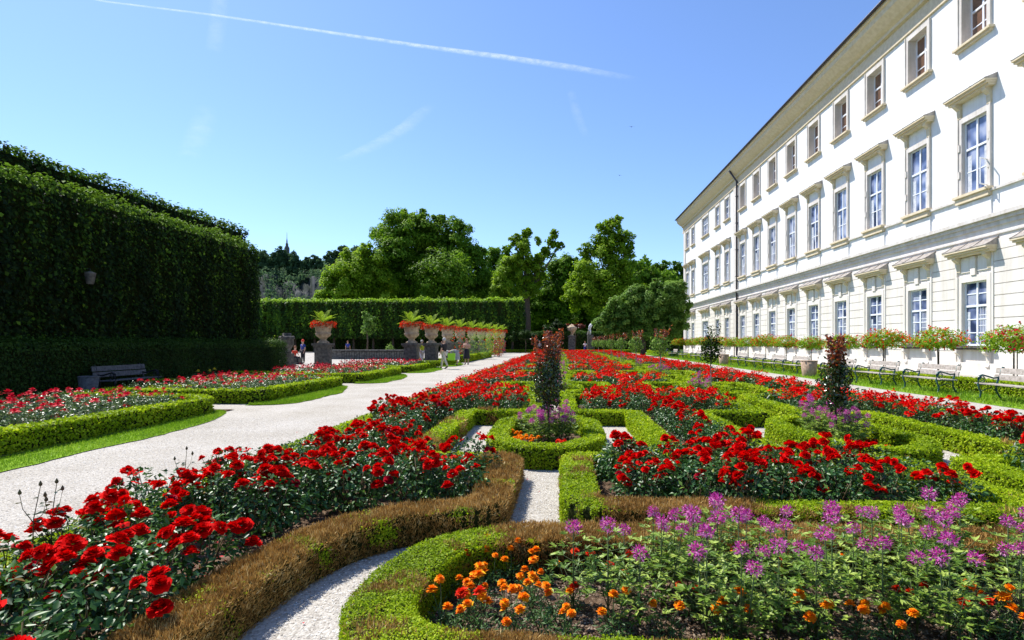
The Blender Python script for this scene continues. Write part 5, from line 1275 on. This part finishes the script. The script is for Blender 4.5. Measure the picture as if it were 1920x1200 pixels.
def person(label, x, y, face, top='whitec', legs='beige', hair='greyhair', pose='stand', h=1.72, skirt=None, cap=None, longhair=False, extra=None, group='people in the garden'):
    root = empty('person', (x, y, 0), face); s = h / 1.75
    pel = (0, 0, .95); wst = (0, 0, 1.08); ch = (0, .01, 1.30); nk = (0, 0, 1.47); hd = (0, .02, 1.58); hd2 = (0, .025, 1.67)
    st = {'stand': (.04, -.03), 'walk': (.30, -.28), 'bend': (.05, -.05), 'sit': (0, 0)}[pose]
    L = {}
    for sg, k in ((1, 0), (-1, 1)):
        f = st[k]
        if pose == 'sit': L[sg] = dict(hip=(sg * .10, 0, .50), knee=(sg * .12, .42, .50), ank=(sg * .12, .42, .08), toe=(sg * .13, .58, .04))
        else: L[sg] = dict(hip=(sg * .10, 0, .90), knee=(sg * .10, f * .55 + (.07 if f > .1 else .0), .49), ank=(sg * .09, f - (.05 if f < -.1 else 0), .09 + (.07 if f < -.1 else 0)), toe=(sg * .11, f + .15, .035))
    dz = 0
    if pose == 'sit': pel = (0, 0, .55); wst = (0, -.02, .68); ch = (0, .02, .90); nk = (0, .05, 1.07); hd = (0, .08, 1.18); hd2 = (0, .09, 1.27)
    if pose == 'bend': wst = (0, .12, 1.02); ch = (0, .34, 1.02); nk = (0, .50, .98); hd = (0, .62, .95); hd2 = (0, .70, .93)
    arms = {}
    for sg in (1, -1):
        sh = (ch[0] + sg * .18, ch[1], ch[2] + (.08 if pose != 'bend' else 0)); 
        if pose == 'walk' and sg > 0: el = (sg * .27, ch[1] + .16, 1.18); wr = (sg * .12, ch[1] + .22, 1.44)      # hand raised to the face
        elif pose == 'bend': el = (sg * .20, ch[1] + .06, .75); wr = (sg * .16, ch[1] + .14, .52)
        elif pose == 'sit': el = (sg * .24, .12, .74); wr = (sg * .14, .34, .62)
        elif longhair: el = (sg * .24, .06, 1.12); wr = (sg * .08, .20, 1.28)
        else: el = (sg * .24, ch[1] - .02, 1.12); wr = (sg * .25, ch[1] + .08, .88)
        arms[sg] = (sh, el, wr)
    def V(p): return tuple(q * s for q in p)
    def rad(r): return r * s
    body = [[(V(pel), .125), (V(wst), .115), (V(ch), .125), (V(nk), .050), (V(hd), .088), (V(hd2), .082)]]
    for sg in (1, -1):
        l = L[sg]; body.append([(V(pel), .125), (V(l['hip']), .088), (V(l['knee']), .055), (V(l['ank']), .036), (V(l['toe']), .030)])
        sh, el, wr = arms[sg]; d = (Vector(wr) - Vector(el)).normalized(); pa = Vector(wr) + d * .08
        body.append([(V(ch), .125), (V(sh), .052), (V(el), .038), (V(wr), .024), (V(tuple(pa)), .030)])
        sd = d.cross(Vector((0, 1, 0.3))).normalized()
        for i in range(4): q = pa + sd * (.018 * (i - 1.5)) + d * (.075 - .008 * abs(i - 1.3)); body.append([(V(tuple(pa)), .03), (V(tuple(q)), .008)])
        q = Vector(wr) + d * .05 + sd * .05; body.append([(V(tuple(pa)), .03), (V(tuple(q)), .009)])
    hv = Vector(hd2) - Vector(nk); 
    body = [[(p, r * s) for p, r in c_] for c_ in body]
    skinmesh('body', body, 'skin', root, 1)
    shirt = [[(V(pel), .14 * s), (V(wst), .135 * s), (V(ch), .145 * s), (V(tuple((Vector(ch) * .35 + Vector(nk) * .65))), .075 * s)]]
    for sg in (1, -1): sh, el, wr = arms[sg]; shirt.append([(V(ch), .145 * s), (V(sh), .068 * s), (V(tuple(Vector(sh).lerp(Vector(el), .75))), .056 * s)])
    skinmesh('shirt', shirt, top, root, 1)
    if skirt:
        b = MB(); b.lathe([(.24 * s, .42 * s), (.21 * s, .7 * s), (.17 * s, .98 * s), (.13 * s, 1.08 * s)], 14, (0, .03, 0)); b.build('skirt', [skirt], root)
    else:
        tr = []
        for sg in (1, -1): l = L[sg]; tr.append([(V(pel), .145 * s), (V(l['hip']), .108 * s), (V(l['knee']), .078 * s), (V(tuple(Vector(l['ank']) + Vector((0, 0, .03)))), .062 * s)])
        skinmesh('trousers', tr, legs, root, 1)
    sh_ = []
    for sg in (1, -1):
        l = L[sg]; b = MB(); b.tube([V(l['ank']), V(tuple((Vector(l['ank']) * .4 + Vector(l['toe']) * .6))), V(l['toe'])], [.048 * s, .045 * s, .034 * s], 8); b.build('shoe', ['blackc'], root)
    b = MB(); c0 = Vector(V(hd2)); n = 12
    back = Vector((0, -.02, .015)) if pose != 'bend' else Vector((0, .0, .03))
    prof = [(.02, .105), (.06, .095), (.092, .05), (.102, 0), (.098, -.04), (.07, -.075)]
    b.lathe([(r * s, z * s) for r, z in reversed(prof)], 12, tuple(c0 + back * s)); 
    if longhair: b.tube([c0 + Vector((0, -.07, .0)), c0 + Vector((0, -.11, -.2)), c0 + Vector((0, -.10, -.4))], [.09, .11, .06], 8)
    b.build('cap' if cap else 'hair', [cap or hair], root)
    b = MB(); b.tube([c0 + Vector((0, .085, .0)) * s, c0 + Vector((0, .115, -.035)) * s, c0 + Vector((0, .085, -.045)) * s], [.008, .014, .008], 6); b.build('nose', ['skin'], root)
    tag(root, label, 'person', group); return root
x, y = at(833, 692); pm = person('walking grey haired man in dark vest and beige trousers on the path', x, y, R(60), 'blackc', 'beige', pose='walk', h=1.85)
o = empty('shopping_bag', (x + .42, y + .1, .52)); b = MB(); b.prism([(-.2, -.07, 0), (.2, -.07, 0), (.23, -.07, .42), (-.23, -.07, .42)], (0, .14, 0)); b.build('bag_body', ['green2'], o)
b = MB(); b.tube([(-.1, 0, .42), (-.08, 0, .58), (.08, 0, .58), (.1, 0, .42)], .008, 5); b.build('handle', ['green2'], o); tag(o, 'bright green shopping bag held beside the walking man', 'bag')
x, y = at(791, 683); person('white haired woman in lime top standing between two pedestals', x, y, R(-120), 'limec', 'whitec', h=1.75)
x, y = at(857, 686); person('woman bending over in grey skirt beside the urn row', x, y, R(80), 'greyc', hair='greyhair', pose='bend', skirt='greyc', h=1.75)
x, y = at(863, 685); person('long haired woman in dark dress standing behind the bending one', x + .3, y + .9, R(180), 'skin', hair='brownhair', skirt='blackc', longhair=True, h=1.85)
x, y = at(552, 683); person('seated person in red shirt by the carved vase', x, y, R(-110), 'redc', 'blackc', 'brownhair', pose='sit'); 
bb = MB(); bb.box(x - .5, x + .5, y - .25, y + .25, 0, .40); bb.box(x - .55, x + .55, y - .28, y + .28, .40, .46); tag(bb.build('stone_seat', ['darkstone']), 'low stone seat under the person in red', 'stone seat')  # seat added under the sitting person
x, y = at(568, 682); person('person in dark blue with red cap by the carved vase', x, y, R(150), 'bluec', 'blackc', cap='redc', h=1.8)
x, y = at(598, 680); person('person in lime shirt and blue trousers left of the lone urn', x, y, R(20), 'limec', 'bluec', 'brownhair', h=1.65)
x, y = at(652, 667); person('dark clothed person far off in the fountain court', x, y, R(20), 'bluec', 'blackc', 'brownhair', h=1.75)
x, y = at(1012, 662.5); person('distant person in grey at the end of the roses, left of two', x, y, R(180), 'greyc', 'blackc', 'brownhair', h=1.75)
x, y = at(1097, 662.5); person('distant walking person in white shirt, right of two', x, y, R(180), 'whitec', 'bluec', 'brownhair', pose='walk', h=1.75)

# ------------------------------------------------------------ sky details: contrail, wisps, birds
def cloudmat(name, dens, scale, thr=.45):
    m, n, out = newmat(name); L = n.links.new
    tc = n.nodes.new('ShaderNodeTexCoord'); t = n.nodes.new('ShaderNodeTexNoise'); t.inputs['Scale'].default_value = scale; t.inputs['Detail'].default_value = 9; t.inputs['Roughness'].default_value = .62
    mp = n.nodes.new('ShaderNodeMapping'); L(tc.outputs['Object'], mp.inputs[0]); L(mp.outputs[0], t.inputs['Vector'])
    a = n.nodes.new('ShaderNodeAttribute'); a.attribute_name = 'soft'
    mr = n.nodes.new('ShaderNodeMapRange'); mr.inputs[1].default_value = thr - .2; mr.inputs[2].default_value = thr + .3; L(t.outputs['Fac'], mr.inputs[0])
    mu = n.nodes.new('ShaderNodeMath'); mu.operation = 'MULTIPLY'; L(a.outputs['Fac'], mu.inputs[0]); L(mr.outputs[0], mu.inputs[1])
    m2 = n.nodes.new('ShaderNodeMath'); m2.operation = 'MULTIPLY'; L(mu.outputs[0], m2.inputs[0]); m2.inputs[1].default_value = dens
    tr = n.nodes.new('ShaderNodeBsdfTransparent'); d = n.nodes.new('ShaderNodeBsdfDiffuse'); d.inputs[0].default_value = (.95, .95, .95, 1); tl = n.nodes.new('ShaderNodeBsdfTranslucent'); tl.inputs[0].default_value = (1, 1, 1, 1)
    ad = n.nodes.new('ShaderNodeMixShader'); ad.inputs[0].default_value = .6; L(d.outputs[0], ad.inputs[1]); L(tl.outputs[0], ad.inputs[2])
    s = n.nodes.new('ShaderNodeMixShader'); L(m2.outputs[0], s.inputs[0]); L(tr.outputs[0], s.inputs[1]); L(ad.outputs[0], s.inputs[2]); L(s.outputs[0], out.inputs[0]); MATS[name] = m; M[name] = m
cloudmat('contrail_vapour', 1.0, .012, .42); cloudmat('cirrus', .30, .0022, .50)
def streak(name, label, cat, pxs, alt, mat, nseg=90, nw=12):
    """a thin flattened tube of vapour at altitude alt; pxs: (px, py, width px, density)"""
    V = []; S = []; n = nseg
    pts = []
    for k in range(n + 1):
        t = k / n * (len(pxs) - 1); i = min(int(t), len(pxs) - 2); f = t - i; q = [pxs[i][j] * (1 - f) + pxs[i + 1][j] * f for j in range(4)]
        a, b_, c_ = ray(q[0], q[1]); T = alt / c_; pts.append((Vector((a * T, b_ * T, alt)), q[2] * T / F, q[3]))
    for k in range(n + 1):
        P, wd, de = pts[k]; d = (pts[min(k + 1, n)][0] - pts[max(0, k - 1)][0]); d.z = 0; d.normalize(); sd = Vector((d.y, -d.x, 0))
        view = Vector((P.x, P.y, 0)).normalized(); fs = max(.25, abs(sd.cross(view).z)) if False else 1
        el = P.z / P.length; persp = math.sqrt((sd.dot(view) * el) ** 2 + (1 - sd.dot(view) ** 2)); wd = wd / max(.12, persp)
        for j in range(nw + 1):
            u = j / nw * 2 - 1; V.append(tuple(P + sd * wd * u * .5 + Vector((0, 0, .12 * wd * (1 - u * u))))); S.append(de * (1 - u * u) ** 1.3 * (min(1, k / 6) * min(1, (n - k) / 10)))
    Q = [(k * (nw + 1) + j, k * (nw + 1) + j + 1, (k + 1) * (nw + 1) + j + 1, (k + 1) * (nw + 1) + j) for k in range(n) for j in range(nw)]
    me = rawmesh(name, np.array(V), np.array(Q), [mat], smooth=True); at_ = me.attributes.new('soft', 'FLOAT', 'POINT'); at_.data.foreach_set('value', np.array(S, dtype=np.float32))
    o = link(name, me); o.visible_shadow = True; tag(o, label, cat); return o
streak('contrail', 'long white aircraft contrail fading towards the right across the blue sky', 'contrail', [(60, -25, 4, .35), (200, 3, 4.5, .38), (400, 28, 5, .40), (600, 58, 6, .45), (800, 88, 8, .50), (950, 108, 12, .45), (1080, 128, 15, .28), (1150, 141, 16, .10), (1200, 150, 14, .03)], 3000, 'contrail_vapour', 160)
streak('cloud', 'faint slanting cirrus wisp above the great chestnut', 'cloud', [(630, 305, 22, .3), (700, 275, 34, .6), (760, 240, 34, .8), (810, 195, 26, .3)], 3600, 'cirrus')
streak('cloud', 'short upright cirrus wisp crossing the contrail at the upper left', 'cloud', [(400, 100, 30, .3), (408, 50, 34, .7), (412, -20, 34, .5)], 3600, 'cirrus')
streak('cloud', 'very faint cirrus veil over the dark hedge wall', 'cloud', [(350, 300, 40, .2), (375, 250, 50, .5), (390, 200, 40, .2)], 3600, 'cirrus')
streak('cloud', 'thin cirrus wisp to the right of the sky centre', 'cloud', [(1070, 170, 18, .2), (1082, 215, 22, .5), (1100, 260, 18, .2)], 3600, 'cirrus')
for i, (px, py, Y) in enumerate([(1184, 238, 55), (1162, 329, 70)]):
    x, y_, z = pt(px, py, Y); c = Cards(); root = empty('bird', (x, Y, z), R(30 * i)); b = MB(); b.tube([(0, -.12, 0), (0, -.04, .01), (0, .06, .01), (0, .12, 0)], [.01, .03, .028, .012], 8)
    for sg in (-1, 1): b.prism([(0, .05, .015), (sg * .16, .03, .06), (sg * .30, -.04, .02), (sg * .14, -.03, .04), (0, -.03, .015)], (0, 0, .006))
    b.build('body', ['blackc'], root); tag(root, ['small black bird gliding, the higher and nearer of two', 'tiny black bird gliding lower in the sky'][i], 'bird')

# plants of one kind in one place are told apart by their order from the left
NUM2 = NUM
gr = {}
for o in list(sc.objects):
    if o.parent is None and o.get('category') in ('cleome', 'marigold') and o.get('group'): gr.setdefault(o['label'], []).append(o)
for lb, os_ in gr.items():
    if 1 < len(os_) <= 20:
        for k, o in enumerate(sorted(os_, key=lambda q: q.location.x / q.location.y)): o['label'] = f'{NUM2[k]} from left: {lb}'
